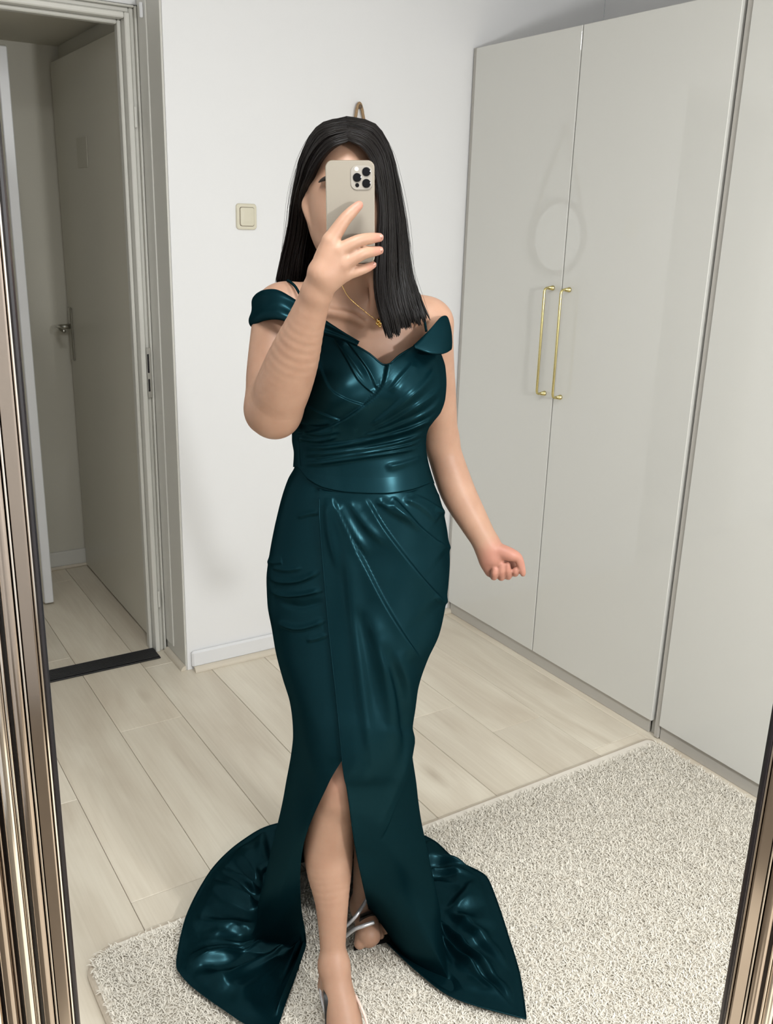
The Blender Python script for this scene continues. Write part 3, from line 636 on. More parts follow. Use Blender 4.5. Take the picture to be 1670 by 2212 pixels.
# ---- eyes, brows, lips
def blob(name, px, py, D, rx, ry, rz, mat):
    c = LU(px, py, D); V = []; n, m = 16, 10
    for i in range(m+1):
        th = math.pi*i/m
        for k in range(n): ph = 2*math.pi*k/n; V.append(c+np.array([rx*math.sin(th)*math.cos(ph), ry*math.sin(th)*math.sin(ph), rz*math.cos(th)]))
    F = [(i*n+k, i*n+(k+1) % n, (i+1)*n+(k+1) % n, (i+1)*n+k) for i in range(m) for k in range(n)]
    return link(name, mesh_from(name, WORLD(np.array(V)), F), mat, person, True)
for x in (724, 790):
    e_ = blob('eye', x, 411, 1.508, 0.0115, 0.0115, 0.0085, 'eye'); ii = blob('iris', x, 411, 1.4985, 0.0052, 0.0032, 0.0052, 'iris'); ii.parent = e_
    lash = tube('eyelashes', [WORLD(LU(x+dx, 411-7+abs(dx)*0.22, 1.4975+0.00004*dx*dx*0.5)) for dx in np.linspace(-15, 15, 7)], 0.0011, 'brow', person, 6)
for sgn, x in ((-1, 716), (1, 797)):
    pth = [WORLD(LU(x+sgn*d, 384+0.018*(d-4)**2*(1 if d > 4 else 0.3), 1.489+0.00045*max(d+8, 0)+0.00001*max(d, 0)**2)) for d in np.linspace(-18, 27, 10)]
    tube('eyebrow', pth, [0.0022, 0.0034, 0.0040, 0.0042, 0.0042, 0.0040, 0.0036, 0.003, 0.0022, 0.001], 'brow', person, 8)

# ---------------------------------------------------------------- hair
def G(*p): return [LU(*q) for q in p]
left = [G((753, 304, 1.499), (722, 318, 1.496), (696, 345, 1.506), (675, 385, 1.530), (664, 420, 1.568), (660, 490, 1.620), (648, 560, 1.64), (642, 612, 1.655)),
        G((752, 282, 1.519), (704, 300, 1.518), (672, 345, 1.535), (656, 398, 1.558), (648, 440, 1.59), (640, 505, 1.62), (628, 565, 1.645), (622, 611, 1.655)),
        G((751, 263, 1.560), (694, 281, 1.560), (661, 335, 1.575), (646, 395, 1.585), (638, 440, 1.605), (629, 500, 1.63), (617, 560, 1.65), (607, 609, 1.655)),
        G((750, 256, 1.610), (698, 274, 1.62), (666, 328, 1.635), (652, 390, 1.645), (645, 440, 1.652), (636, 505, 1.66), (626, 560, 1.668), (618, 614, 1.668)),
        G((750, 264, 1.660), (710, 284, 1.672), (690, 335, 1.685), (684, 395, 1.69), (682, 440, 1.69), (678, 505, 1.69), (674, 560, 1.69), (670, 618, 1.685)),
        G((750, 272, 1.672), (746, 290, 1.69), (748, 335, 1.70), (750, 395, 1.702), (752, 440, 1.70), (754, 505, 1.695), (756, 560, 1.69), (760, 620, 1.69))]
right = [G((751, 304, 1.499), (776, 314, 1.495), (798, 340, 1.497), (812, 382, 1.500), (819, 440, 1.502), (817, 510, 1.504), (812, 580, 1.498), (815, 640, 1.487), (829, 695, 1.470), (840, 728, 1.466)),
         G((750, 282, 1.518), (790, 296, 1.518), (818, 332, 1.520), (830, 384, 1.524), (836, 445, 1.522), (838, 515, 1.516), (838, 585, 1.505), (843, 645, 1.489), (855, 690, 1.474), (860, 716, 1.470)),
         G((749, 263, 1.555), (803, 277, 1.550), (834, 328, 1.556), (847, 390, 1.562), (857, 455, 1.560), (864, 520, 1.552), (870, 585, 1.535), (882, 640, 1.512), (893, 680, 1.497), (897, 698, 1.492)),
         G((748, 256, 1.610), (800, 270, 1.615), (836, 326, 1.628), (851, 390, 1.630), (862, 455, 1.625), (871, 520, 1.61), (880, 580, 1.585), (896, 630, 1.556), (908, 665, 1.535), (912, 682, 1.528)),
         G((750, 266, 1.660), (790, 282, 1.672), (818, 335, 1.685), (826, 392, 1.69), (832, 450, 1.69), (838, 515, 1.685), (845, 560, 1.68), (850, 590, 1.68), (853, 610, 1.68), (855, 622, 1.68)),
         G((750, 272, 1.672), (750, 290, 1.69), (752, 335, 1.70), (754, 392, 1.702), (756, 450, 1.70), (758, 515, 1.695), (760, 560, 1.69), (760, 590, 1.69), (760, 605, 1.69), (760, 620, 1.69))]
def resample(gs, nv, n): 
    A = np.array([spline(g_, n) for g_ in gs]); return np.stack([spline(A[:, j], nv) for j in range(n)], 1)      # (nv, n, 3)
hm = MB(); hV = []; hF = []; off = 0
def add_geo(V, F):
    global off
    hV.append(np.asarray(V, float)); hF.append(np.asarray(F)+off); off += len(V)
def grid_geo(Gd):
    r, c = Gd.shape[:2]; I = np.arange(r*c).reshape(r, c); return Gd.reshape(-1, 3), np.stack([I[:-1, :-1], I[:-1, 1:], I[1:, 1:], I[1:, :-1]], -1).reshape(-1, 4)
HC = LU(752, 420, 1.590)
for gs, ns, tag_ in ((left, 560, 0), (right, 760, 1)):
    S_ = resample(gs, 60, 44)
    inner = S_.copy(); dv = HC[None, None]-S_; dv[..., 2] *= 0.3; dn = np.linalg.norm(dv, axis=-1, keepdims=True); inner += dv/dn*0.004
    wobble = 0.0014*np.sin(np.arange(60)*2.1)[:, None]*np.linspace(0.3, 1, 44)[None]
    add_geo(*grid_geo(inner+dv/dn*wobble[..., None]))
    S2 = resample(gs, 200, 26)
    for i in range(ns):
        w = rng.uniform(0, 1)**(1.25)*(len(gs)-1)/(len(gs)-1)*199*0.92; a = int(w); path = S2[a].copy()
        out = -(HC[None]-path); out[:, 2] *= 0.3; out /= np.linalg.norm(out, axis=1)[:, None]
        tt = np.linspace(0, 1, 26)
        path += out*(rng.uniform(-0.001, 0.0042)*np.minimum(1, tt*6+0.25))[:, None]
        path[:, 0] += rng.normal(0, 0.0022)*tt**1.5+0.0012*np.sin(tt*rng.uniform(3, 8)+rng.uniform(0, 6)); path[:, 1] += rng.normal(0, 0.0022)*tt**1.5
        lk = a//9; cut = (1.0+0.035*math.sin(lk*2.3)+0.02*math.sin(lk*5.1)+rng.uniform(-0.05, 0.015)) if tag_ else 1+0.012*math.sin(lk*3.1)+rng.uniform(-0.03, 0.012)
        path += out*(0.0028*math.sin(lk*1.9)*np.minimum(1, tt*2))[:, None]; path[:, 0] += 0.004*math.sin(lk*4.3)*tt**3
        path = spline(path, 26) if cut >= 1 else spline(path, 200)[:int(200*cut)][np.linspace(0, int(200*cut)-1, 26).astype(int)]
        if cut > 1: path[-6:] += (path[-1]-path[-4])*np.linspace(0, (cut-1)*6, 6)[:, None]
        r0 = rng.uniform(0.0009, 0.0019); rad = r0*np.minimum(1.0, np.minimum(tt*10+0.5, (1.02-tt)*9))
        V, F = tube_geo(path, np.maximum(rad, 0.00015), 4, cap=False); add_geo(V, F)
    for i in range(34):          # fly-away strands
        a = int(rng.uniform(0.28, 0.66)*199); path = S2[a].copy(); tt = np.linspace(0, 1, 26)
        out = -(HC[None]-path); out[:, 2] *= 0.2; out /= np.linalg.norm(out, axis=1)[:, None]
        path += out*(0.004+rng.uniform(0.002, 0.016)*np.sin(tt*math.pi*rng.uniform(0.5, 1.1))**2*rng.uniform(0.3, 1))[:, None]
        V, F = tube_geo(path, 0.00022, 3, cap=False); add_geo(V, np.array(F))
F4 = np.concatenate(hF)
hair = link('hair', mesh_from('hair', WORLD(np.concatenate(hV)), F4), 'hair', person, True)
tag(hair, 'long straight dark hair')

# ---------------------------------------------------------------- gown
def seg_field(Q, poly):            # signed distance (+ on the right of the direction of travel, as drawn on the cloth's front) and run 0..1
    P = np.asarray(poly, float)
    if len(P) > 2: P = spline(P, 5*len(P))
    best = np.full(len(Q), 1e9); sg = np.zeros(len(Q)); run = np.zeros(len(Q)); cum = np.r_[0, np.cumsum(np.linalg.norm(np.diff(P, axis=0), axis=1))]; T_ = cum[-1]
    for i in range(len(P)-1):
        a, b = P[i], P[i+1]; ab = b-a; l2 = ab @ ab
        t = np.clip(((Q-a) @ ab)/l2, 0, 1); c = Q-(a+t[:, None]*ab); d = np.hypot(c[:, 0], c[:, 1]); m = d < best
        best[m] = d[m]; sg[m] = np.sign(ab[0]*c[m, 1]-ab[1]*c[m, 0]); run[m] = (cum[i]+t[m]*(cum[i+1]-cum[i]))/T_
    return best*np.where(sg == 0, 1, sg), run
def _ss(x): x = np.clip(x, 0, 1); return x*x*(3-2*x)
def fade(run, a=0.08, b=0.15): return _ss(run/(a*1.6))*_ss((1-run)/(b*1.8))
def _cull(Q, poly, m):
    P = np.asarray(poly, float); return np.nonzero((Q[:, 0] > P[:, 0].min()-m) & (Q[:, 0] < P[:, 0].max()+m) & (Q[:, 1] > P[:, 1].min()-m) & (Q[:, 1] < P[:, 1].max()+m))[0]
def ridge(Q, poly, amp, sig, a=0.1, b=0.2):          # rounded crest, steeper on one flank
    out = np.zeros(len(Q)); k = _cull(Q, poly, 4*sig); s, r = seg_field(Q[k], poly); w = np.where(s > 0, sig*0.75, sig*1.5)
    out[k] = amp*np.exp(-(s/w)**2)*fade(r, a, b); return out
def pleat(Q, poly, amp, wid, edge=4.0, a=0.06, b=0.12, side=1):   # step at the line, falling away over `wid` pixels on one side
    out = np.zeros(len(Q)); k = _cull(Q, poly, 6*wid); s, r = seg_field(Q[k], poly); s = s*side
    st = np.clip((s+edge)/(2*edge), 0, 1); st = st*st*(3-2*st)
    out[k] = amp*st*np.exp(-np.maximum(s, 0)/wid)*fade(r, a, b); return out
NTC, NUP, NLO = 640, 380, 280
tt = np.linspace(0, 1, NTC)
rows_y = [985, 1010, 1040, 1075, 1110, 1150, 1200, 1250, 1300, 1350, 1400, 1450, 1500, 1550, 1600, 1640]
rows_l = [640, 637, 622, 610, 601, 592, 583, 577, 579, 588, 597, 611, 627, 634, 634, 629]
rows_r = [922, 926, 936, 950, 959, 966, 970, 967, 960, 949, 926, 907, 891, 884, 887, 892]
row_D = [1.602, 1.602, 1.602, 1.602, 1.602, 1.602, 1.600, 1.596, 1.590, 1.582, 1.574, 1.565, 1.555, 1.548, 1.544, 1.543]
row_h = [0.088, 0.092, 0.098, 0.104, 0.108, 0.112, 0.117, 0.120, 0.122, 0.124, 0.126, 0.128, 0.131, 0.134, 0.138, 0.142]
slit_y = [985, 1065, 1200, 1350, 1500, 1660]; slit_x = [691, 696, 705, 717, 731, 744]
ys = np.linspace(985, 1552, NUP)
SK = np.zeros((NUP+NLO, NTC, 3))
def ring(py):
    D, hd = pch([py], rows_y, row_D)[0], pch([py], rows_y, row_h)[0]
    a, b = LU(pch([py], rows_y, rows_l)[0], py, D), LU(pch([py], rows_y, rows_r)[0], py, D)
    uc, hw, z = (a[0]+b[0])/2, (b[0]-a[0])/2, (a[2]+b[2])/2
    pf = project(WORLD(np.array([uc, D-hd, z]))[None])[0, 1]; us = LU(pch([pf], slit_y, slit_x)[0], pf, D-hd)[0]; a_s = math.asin(np.clip((us-uc)/hw, -0.95, 0.95))
    an_ = pch(tt, [0, .10, .22, .35, .5, .65, .80, .91, 1], -np.array([-(a_s+0.22*np.clip((1560-py)/110, 0, 1)), math.radians(52), math.radians(90), math.radians(135), math.pi, math.radians(225), math.radians(270), math.radians(322), 2*math.pi-a_s]))
    off = 0.0075*np.clip((tt-0.72)/0.2, 0, 1)
    p_ = 0.92
    su, cu = np.sin(an_), np.cos(an_)
    u = uc+(hw+off*0.5)*np.sign(su)*np.abs(su)**p_; Dd = D-(hd+off)*np.sign(cu)*np.abs(cu)**p_
    return np.stack([u, Dd, np.full(NTC, z)], -1)
for j, y in enumerate(ys): SK[j] = ring(y)
# lower skirt, from the knees to the hem lying on the rug
def FZ(px, py, z=0.034): p = at_z(px, py, z); return np.array([p @ RT, p @ FWH, z])
L1 = [(0, 707, 1697, 1.410), (.10, 664, 1702, 1.436), (.22, 616, 1700, 1.530), (.35, 640, 1700, 1.63), (.5, 760, 1700, 1.70), (.65, 860, 1700, 1.66), (.81, 902, 1700, 1.560), (.91, 835, 1705, 1.437), (1, 750, 1705, 1.402)]
L2 = [(0, 653, 1840, 1.425), (.10, 628, 1845, 1.440), (.22, 583, 1850, 1.550), (.35, 600, 1850, 1.72), (.5, 760, 1850, 1.82), (.65, 880, 1850, 1.76), (.83, 926, 1850, 1.590), (.91, 868, 1850, 1.465), (1, 770, 1840, 1.415)]
L3 = [(0, 650, 1950, 1.470), (.10, 610, 1955, 1.475), (.22, 558, 1955, 1.555), (.35, 590, 1900, 1.80), (.5, 760, 1850, 1.98), (.65, 890, 1860, 1.86), (.83, 950, 1960, 1.590), (.91, 895, 1960, 1.500), (1, 789, 1930, 1.465)]
L4 = [(0, 661, 2045), (.10, 618, 2052), (.22, 545, 2040), (.35, 560, 1890), (.5, 760, 1850), (.65, 900, 1850), (.75, 940, 1920), (.83, 962, 2040), (.90, 966, 2110), (.95, 890, 2075), (1, 800, 1975)]
L5 = [(0, 602, 2216), (.04, 560, 2222), (.10, 470, 2172), (.15, 394, 2109), (.19, 382, 2086), (.24, 399, 1992), (.29, 450, 1890), (.34, 497, 1838), (.42, 588, 1783), (.5, 750, 1760), (.60, 900, 1800), (.645, 940, 1819), (.68, 987, 1861), (.715, 1052, 1896), (.74, 1069, 1936), (.77, 1097, 2020), (.80, 1125, 2120), (.825, 1136, 2202), (.86, 1043, 2177), (.90, 973, 2151), (.95, 898, 2095), (1, 803, 2003)]
def lev(L_): 
    t_ = [l[0] for l in L_]; P = np.array([LU(*l[1:]) if len(l) == 4 else FZ(*l[1:]) for l in L_]); return np.stack([pch(tt, t_, P[:, k]) for k in range(3)], -1)
K = np.array([SK[NUP-30], SK[NUP-1], lev(L1), lev(L2), lev(L3), lev(L4), lev(L5)])
kd = np.r_[0, np.cumsum(np.linalg.norm(np.diff(K, axis=0), axis=2).mean(1))]          # spacing of the levels
mt = np.zeros_like(K); dK = np.diff(K, axis=0)/np.diff(kd)[:, None, None]; mt[0] = dK[0]; mt[-1] = dK[-1]
for q in range(1, len(K)-1):
    h0, h1 = kd[q]-kd[q-1], kd[q+1]-kd[q]; mt[q] = (dK[q-1]*h1+dK[q]*h0)/(h0+h1)
mt[5] *= 0.7
w_ = np.clip((0.12-tt)/0.06, 0, 1)[:, None]; mt[1] = mt[1]*(1-w_)+dK[1]*w_
for j, v in enumerate(kd[1]+(kd[-1]-kd[1])*np.linspace(0, 1, NLO+1)[1:]):
    i = int(np.clip(np.searchsorted(kd, v)-1, 1, len(K)-2)); h = kd[i+1]-kd[i]; f = (v-kd[i])/h
    SK[NUP+j] = (2*f**3-3*f**2+1)*K[i]+(f**3-2*f**2+f)*h*mt[i]+(-2*f**3+3*f**2)*K[i+1]+(f**3-f**2)*h*mt[i+1]
for it in range(60):                    # ease the passage from the fitted to the flared part
    a0, b0 = NUP-34, NUP+44; seg = SK[a0:b0].copy(); wr = np.sin(np.linspace(0, math.pi, b0-a0))[1:-1, None, None]*np.clip((tt-0.02)/0.05, 0, 1)[None, :, None]
    SK[a0+1:b0-1] += wr*0.5*(0.5*(seg[:-2]+seg[2:])-seg[1:-1])
    seg = SK[a0:b0:6].copy()
for it in range(25):
    a0, b0 = NUP-48, NUP+54; seg = SK[a0:b0].copy(); m = len(seg); ww = (np.sin(np.linspace(0, math.pi, m))**2)[:, None, None]*np.clip((tt-0.02)/0.05, 0, 1)[None, :, None]
    k9 = np.pad(seg, ((6, 6), (0, 0), (0, 0)), mode='reflect', reflect_type='odd'); av = sum(k9[q:q+m] for q in range(13))/13
    SK[a0:b0] += ww*0.5*(av-seg)
LIE0 = (kd[5]-kd[1])/(kd[-1]-kd[1])
SW = WORLD(SK.reshape(-1, 3))
Q = project(SW); 
# outward direction from grid tangents
du = np.gradient(SK, axis=1); dv_ = np.gradient(SK, axis=0); NR = np.cross(du, dv_); NR /= np.linalg.norm(NR, axis=-1, keepdims=True)+1e-9
cen = np.array([LU(785, 1300, 1.59)[0], 1.59, 0]); flip = np.sign((NR*(SK-SK.mean(axis=1, keepdims=True))).sum(-1).mean()); NR = NR*flip
NR = NR.reshape(-1, 3); front = np.clip(-NR[:, 1]*3+0.35, 0, 1)
vv = np.repeat(np.arange(NUP+NLO), NTC); tcol = np.tile(tt, NUP+NLO)
upper = np.clip((NUP+90-vv)/60, 0, 1); over = (tcol > 0.6).astype(float)*1.0; under = (tcol < 0.5).astype(float)
dsp = np.zeros(len(Q))
P1 = [(716, 1066), (738, 1115), (780, 1200), (830, 1300), (880, 1382), (914, 1428)]
P2 = [(790, 1072), (830, 1140), (890, 1220), (930, 1268), (960, 1300)]
P3 = [(848, 1070), (900, 1130), (940, 1165), (970, 1188)]
P4 = [(890, 1062), (930, 1085), (960, 1105)]
dsp += over*front*(pleat(Q, P1, 0.0085, 55, 3.2, side=1, b=0.06)+pleat(Q, P2, 0.0075, 40, 3.2, side=1, b=0.05)+pleat(Q, P3, 0.0065, 32, 3.2, side=1, b=0.05)+pleat(Q, P4, 0.004, 20, 3.2, side=1, b=0.05))
dsp += over*front*(ridge(Q, [(706, 1070), (712, 1150), (735, 1250)], 0.004, 9)+ridge(Q, [(728, 1085), (762, 1150), (800, 1205)], 0.006, 8)+ridge(Q, [(750, 1080), (790, 1135), (835, 1180)], 0.005, 8)
    + ridge(Q, [(812, 1078), (850, 1105), (890, 1130)], 0.0055, 8)+ridge(Q, [(840, 1085), (880, 1120), (905, 1150)], 0.004, 7)+ridge(Q, [(870, 1075), (915, 1100), (950, 1140)], 0.004, 7))
dsp += over*front*(ridge(Q, [(745, 1150), (765, 1350), (790, 1560), (815, 1700)], 0.006, 14)+ridge(Q, [(790, 1300), (830, 1450), (850, 1600), (845, 1720)], 0.007, 16)+ridge(Q, [(850, 1400), (878, 1480), (880, 1580), (850, 1700), (815, 1815)], 0.009, 12)
    - ridge(Q, [(820, 1380), (855, 1480), (868, 1600), (850, 1690)], 0.005, 11)-ridge(Q, [(770, 1300), (795, 1450), (815, 1600)], 0.004, 12))
dsp += front*over*pleat(Q, [(892, 1570), (868, 1680), (838, 1780), (816, 1822)], 0.006, 45, 3, side=1)
for (pl_, am, sg) in (([(578, 1246), (605, 1257), (650, 1254), (694, 1232)], 0.0055, 5), ([(580, 1276), (615, 1287), (660, 1284), (700, 1273)], 0.006, 4.5), ([(584, 1225), (620, 1232), (655, 1226)], 0.003, 5),
        ([(596, 1345), (640, 1358), (680, 1350), (704, 1336)], 0.005, 5), ([(640, 1118), (670, 1110), (692, 1108)], 0.003, 5), ([(660, 1385), (690, 1378), (708, 1368)], 0.003, 5), ([(600, 1300), (650, 1312), (700, 1300)], -0.003, 7)):
    dsp += under*front*ridge(Q, pl_, am, sg, 0.15, 0.12)
for (pl_, am) in (([(925, 1062), (950, 1068), (962, 1063)], 0.006), ([(935, 1100), (955, 1108), (968, 1100)], 0.006), ([(940, 1165), (965, 1180), (980, 1188)], 0.006), ([(930, 1285), (955, 1300), (970, 1298)], 0.006), ([(572, 1210), (590, 1216), (610, 1214)], 0.005)):
    dsp += front**0.3*ridge(Q, pl_, am*0.55, 6, 0.2, 0.01)
dsp += 0.0028*np.sin(tcol*61+1.3*np.sin(vv*0.012))*np.clip((vv-NUP+60)/120, 0, 1)*np.clip((NUP+150-vv)/60, 0, 1)*np.clip(1-front*0.6, 0, 1)
dsp *= _ss((Q[:, 1]-1062)/18)
dsp -= 0.004*_ss((1066-Q[:, 1])/12)*front*_ss((Q[:, 0]-670)/30)*_ss((920-Q[:, 0])/30)
SKf = SK.reshape(-1, 3)+NR*(dsp*upper+dsp*(1-upper)*0.8)[:, None]
# the train lying on the floor: wrinkles lift it
lie = np.clip((vv-(NUP+NLO*(LIE0-0.06)))/(NLO*0.08), 0, 1)*np.clip((0.90-np.abs(tcol-0.0))/0.03, 0, 1)
edge = np.clip((NUP+NLO-1-vv)/10, 0.25, 1)
lift = np.zeros(len(Q))
for (pl_, am, sg) in (([(950, 1850), (990, 1900), (1001, 1960)], 0.018, 14), ([(1048, 1900), (1015, 1935), (975, 1985)], 0.030, 13), ([(958, 1968), (1000, 1965), (1050, 1945)], 0.026, 9), ([(962, 2020), (1010, 2003), (1085, 1990)], 0.022, 10), ([(968, 2060), (1020, 2036), (1088, 2020)], 0.018, 11),
        ([(970, 2085), (1030, 2098), (1100, 2112)], 0.022, 10), ([(975, 2120), (1040, 2140), (1105, 2155)], 0.014, 10), ([(1095, 2010), (1110, 2080), (1128, 2170)], 0.010, 8),
        ([(505, 1845), (540, 1875), (565, 1912)], 0.020, 9), ([(470, 1900), (510, 1925), (548, 1938)], 0.022, 12), ([(420, 1975), (480, 1960), (535, 1990)], 0.016, 16), ([(430, 2035), (490, 2020), (545, 1995)], 0.022, 10),
        ([(400, 2092), (445, 2078), (500, 2070), (540, 2052)], 0.030, 9), ([(415, 2106), (455, 2120), (485, 2116), (487, 2098)], 0.020, 7), ([(520, 2060), (580, 2045), (640, 2062)], 0.026, 12), ([(430, 2140), (500, 2135), (560, 2160)], 0.014, 12), ([(470, 2165), (540, 2185), (590, 2200)], 0.012, 10),
        ([(440, 1900), (420, 1960), (410, 2040)], 0.008, 8)):
    lift += ridge(Q, pl_, am*0.85, sg*1.5, 0.24, 0.24)
vn = np.clip((vv-(NUP+NLO*(LIE0-0.06)))/(NLO*(1.06-LIE0)), 0, 1)
ph_f = 2*math.pi*(tcol*27+0.55*np.sin(tcol*23+0.8)+0.30*np.sin(tcol*61)+0.22*np.sin(vn*4.1+tcol*17))       # folds fanning out from the heels to the hem
irr = 0.45+0.55*np.clip(np.sin(tcol*47+2.0*vn)+0.5*np.sin(tcol*19+1.1), -0.6, 1)
nz = 0.027*irr*(0.5+0.5*np.cos(ph_f))**2.2*np.sin(np.clip(vn*1.12, 0, 1)*math.pi)**0.6+0.0025*np.sin(SKf[:, 0]*46+2.2*np.sin(SKf[:, 1]*23))
lift *= 0.75
SKf[:, 2] += lie*edge*(lift+0.004+nz)
SKf[:, 2] = np.maximum(SKf[:, 2], 0.030+0.0*tcol)
gown = link('gown', grid_mesh('gown', WORLD(SKf).reshape(NUP+NLO, NTC, 3)), 'satin', person, True)
tag(gown, 'dark teal satin mermaid gown with a side slit and train')
# stitched border along the slit edge
edgepts = WORLD(SKf.reshape(NUP+NLO, NTC, 3)[40:, -1]); tube('slit_hem', edgepts[::6]+0*edgepts[::6], 0.0011, 'satin', gown, 6)

tube('hem', WORLD(SKf.reshape(NUP+NLO, NTC, 3)[-1, ::4]), 0.0016, 'satin', gown, 6)

# bodice
def LUv(px, py, D):
    d = FW3[None]+CR[None]*((px-IW/2)/FPX)[:, None]-CU[None]*((py-IH/2)/FPX)[:, None]; p = CAMP[None]+d*(D/(d @ FWH))[:, None]; return np.stack([p @ RT, D, p[:, 2]], -1)
by = [640, 670, 700, 730, 760, 790, 820, 850, 880, 900, 920, 950, 980, 1010, 1040, 1075]
bl = [700, 690, 682, 676, 668, 660, 655, 650, 644, 638, 634, 634, 638, 636, 624, 608]
br = [905, 915, 926, 940, 952, 960, 962, 960, 951, 936, 923, 917, 920, 927, 937, 951]
bD = [1.60, 1.60, 1.60, 1.60, 1.60, 1.60, 1.60, 1.60, 1.60, 1.60, 1.601, 1.602, 1.602, 1.602, 1.602, 1.602]
bh = [0.066, 0.070, 0.075, 0.080, 0.085, 0.090, 0.094, 0.095, 0.094, 0.092, 0.090, 0.089, 0.092, 0.0965, 0.103, 0.109]
NB, NC = 300, 420
th = np.linspace(-math.pi, math.pi, NC)            # 0 = front
# top edge: V neckline in front, straight across the back; bottom edge dips in front
tx = [640, 690, 730, 770, 800, 831, 860, 885, 905, 930, 960, 985]; ty = [690, 705, 722, 745, 764, 787, 766, 752, 741, 728, 728, 728]
bx = [600, 640, 665, 700, 760, 830, 880, 920, 940, 960]; byy = [1000, 1012, 1040, 1058, 1068, 1070, 1064, 1052, 1042, 1030]
BD = np.zeros((NB, NC, 3)); 
def bod(py_, th_):
    D, hd = pch(py_, by, bD), pch(py_, by, bh); xl, xr = pch(py_, by, bl), pch(py_, by, br)
    A_, B_ = LUv(xl, py_, D), LUv(xr, py_, D); uc, hw = (A_[:, 0]+B_[:, 0])/2, (B_[:, 0]-A_[:, 0])/2; s, c = np.sin(th_), np.cos(th_)
    out = np.stack([uc+(hw+0.002)*np.sign(s)*np.abs(s)**0.9, D-(hd+0.003+0.005*np.clip((py_-1000)/60, 0, 1))*np.sign(c)*np.abs(c)**0.9, (A_[:, 2]+B_[:, 2])/2], -1)
    return out
# silhouette pixel column of every angle at mid height, to look the edges up
xa = 790+150*np.sign(np.sin(th))*np.abs(np.sin(th))**0.9; isf = np.cos(th) > 0
top = np.where(isf, pch(xa, tx, ty), np.where(th < 0, 700, 728)); bot = np.where(isf, pch(xa, bx, byy), 1005)
c1, c2 = LU(738, 842, 1.5), LU(888, 838, 1.5)
def bust_of(P): return 0.036*np.exp(-(((P[:, 0]-c1[0])/0.056)**2+((P[:, 2]-c1[2]+0.004)/0.052)**2))+0.036*np.exp(-(((P[:, 0]-c2[0])/0.056)**2+((P[:, 2]-c2[2]+0.004)/0.052)**2))
for it in range(8):                     # let the front edges run through the drawn lines
    for arr, lx, ly in ((top, tx, ty), (bot, bx, byy)):
        P_ = bod(arr, th); P_[:, 1] -= bust_of(P_)*np.clip(np.cos(th)*2, 0, 1); q_ = project(WORLD(P_))
        arr += np.where(isf, np.clip(np.cos(th)*4, 0, 1)*0.7*(pch(q_[:, 0], lx, ly)-q_[:, 1]), 0)
for j in range(NB):
    f = j/(NB-1); BD[j] = bod(top+(bot-top)*f, th)
BW = WORLD(BD.reshape(-1, 3)); 
fr = np.tile(np.clip(np.cos(th)*2, 0, 1), NB)
B3 = BD.reshape(-1, 3).copy()
bust = bust_of(B3)
B3[:, 1] -= bust*fr
Q = project(WORLD(B3)); d = np.zeros(len(Q))
# crossing panels
X1 = [(842, 735), (836, 785), (822, 836), (787, 873), (738, 907), (690, 926), (630, 940)]
d += pleat(Q, X1, 0.010, 70, 2.6, 0.08, 0.12, side=-1)
d += pleat(Q, [(658, 868), (690, 889), (738, 907)], 0.005, 40, 2.0, 0.05, 0.05, side=1)
d += pleat(Q, [(688, 775), (712, 835), (748, 861), (790, 875)], 0.005, 40, 2.0, 0.05, 0.05, side=1)
d += pleat(Q, [(721, 730), (748, 775), (775, 822), (808, 852)], 0.005, 24, 2.0, 0.05, 0.05, side=-1)
d += pleat(Q, [(748, 734), (775, 770), (797, 803), (814, 842)], 0.006, 22, 2.0, 0.05, 0.05, side=-1)
d += ridge(Q, [(735, 740), (770, 790), (800, 835)], 0.003, 6)
for (pl_, am, sg) in (([(895, 778), (865, 812), (836, 846)], 0.004, 7), ([(942, 790), (905, 835), (840, 890), (787, 930)], 0.0055, 8), ([(954, 830), (915, 865), (850, 905), (790, 936)], 0.005, 7), ([(957, 852), (920, 890), (840, 925), (770, 945)], 0.005, 6),
        ([(948, 880), (920, 908), (840, 938), (720, 962), (646, 964)], 0.0055, 5), ([(926, 925), (880, 948), (790, 968), (650, 982)], 0.005, 5), ([(916, 946), (880, 960), (800, 975), (650, 998)], 0.005, 4), ([(917, 962), (860, 974), (780, 986), (648, 1005)], 0.0045, 4),
        ([(640, 925), (690, 935), (740, 928)], 0.004, 6), ([(642, 945), (690, 950), (735, 940)], 0.004, 5), ([(640, 905), (680, 915), (730, 912)], 0.003, 5), ([(930, 905), (880, 925), (830, 940)], 0.003, 5), ([(912, 985), (870, 1000), (830, 1008)], 0.003, 6)):
    d += ridge(Q, pl_, am*1.25, sg, 0.1, 0.12)
d -= pleat(Q, [(645, 950), (646, 980), (647, 1012)], 0.004, 7, 2, 0.05, 0.05, side=-1)*0.8
d += ridge(Q, [(648, 940), (649, 980), (650, 1015)], 0.003, 2.5)
lowband = np.tile(np.ones(NC), NB)*np.repeat(np.clip((np.linspace(0, 1, NB)-0.985)/0.01, 0, 1), NC)
d -= 0.004*lowband
B3[:, 1] -= d*fr*0.85; rad_ = B3[:, 0]-LU(785, 900, 1.6)[0]; B3[:, 0] += d*fr*0.4*np.clip(rad_/0.12, -1, 1)
bodice = link('bodice', grid_mesh('bodice', WORLD(B3).reshape(NB, NC, 3)), 'satin', gown, True); tag(bodice, 'draped crossover bodice')
# top edge roll
te = B3.reshape(NB, NC, 3)[1, 60:360]; tube('neckline_edge', WORLD(te[::3]), 0.0016, 'satin', gown, 6)

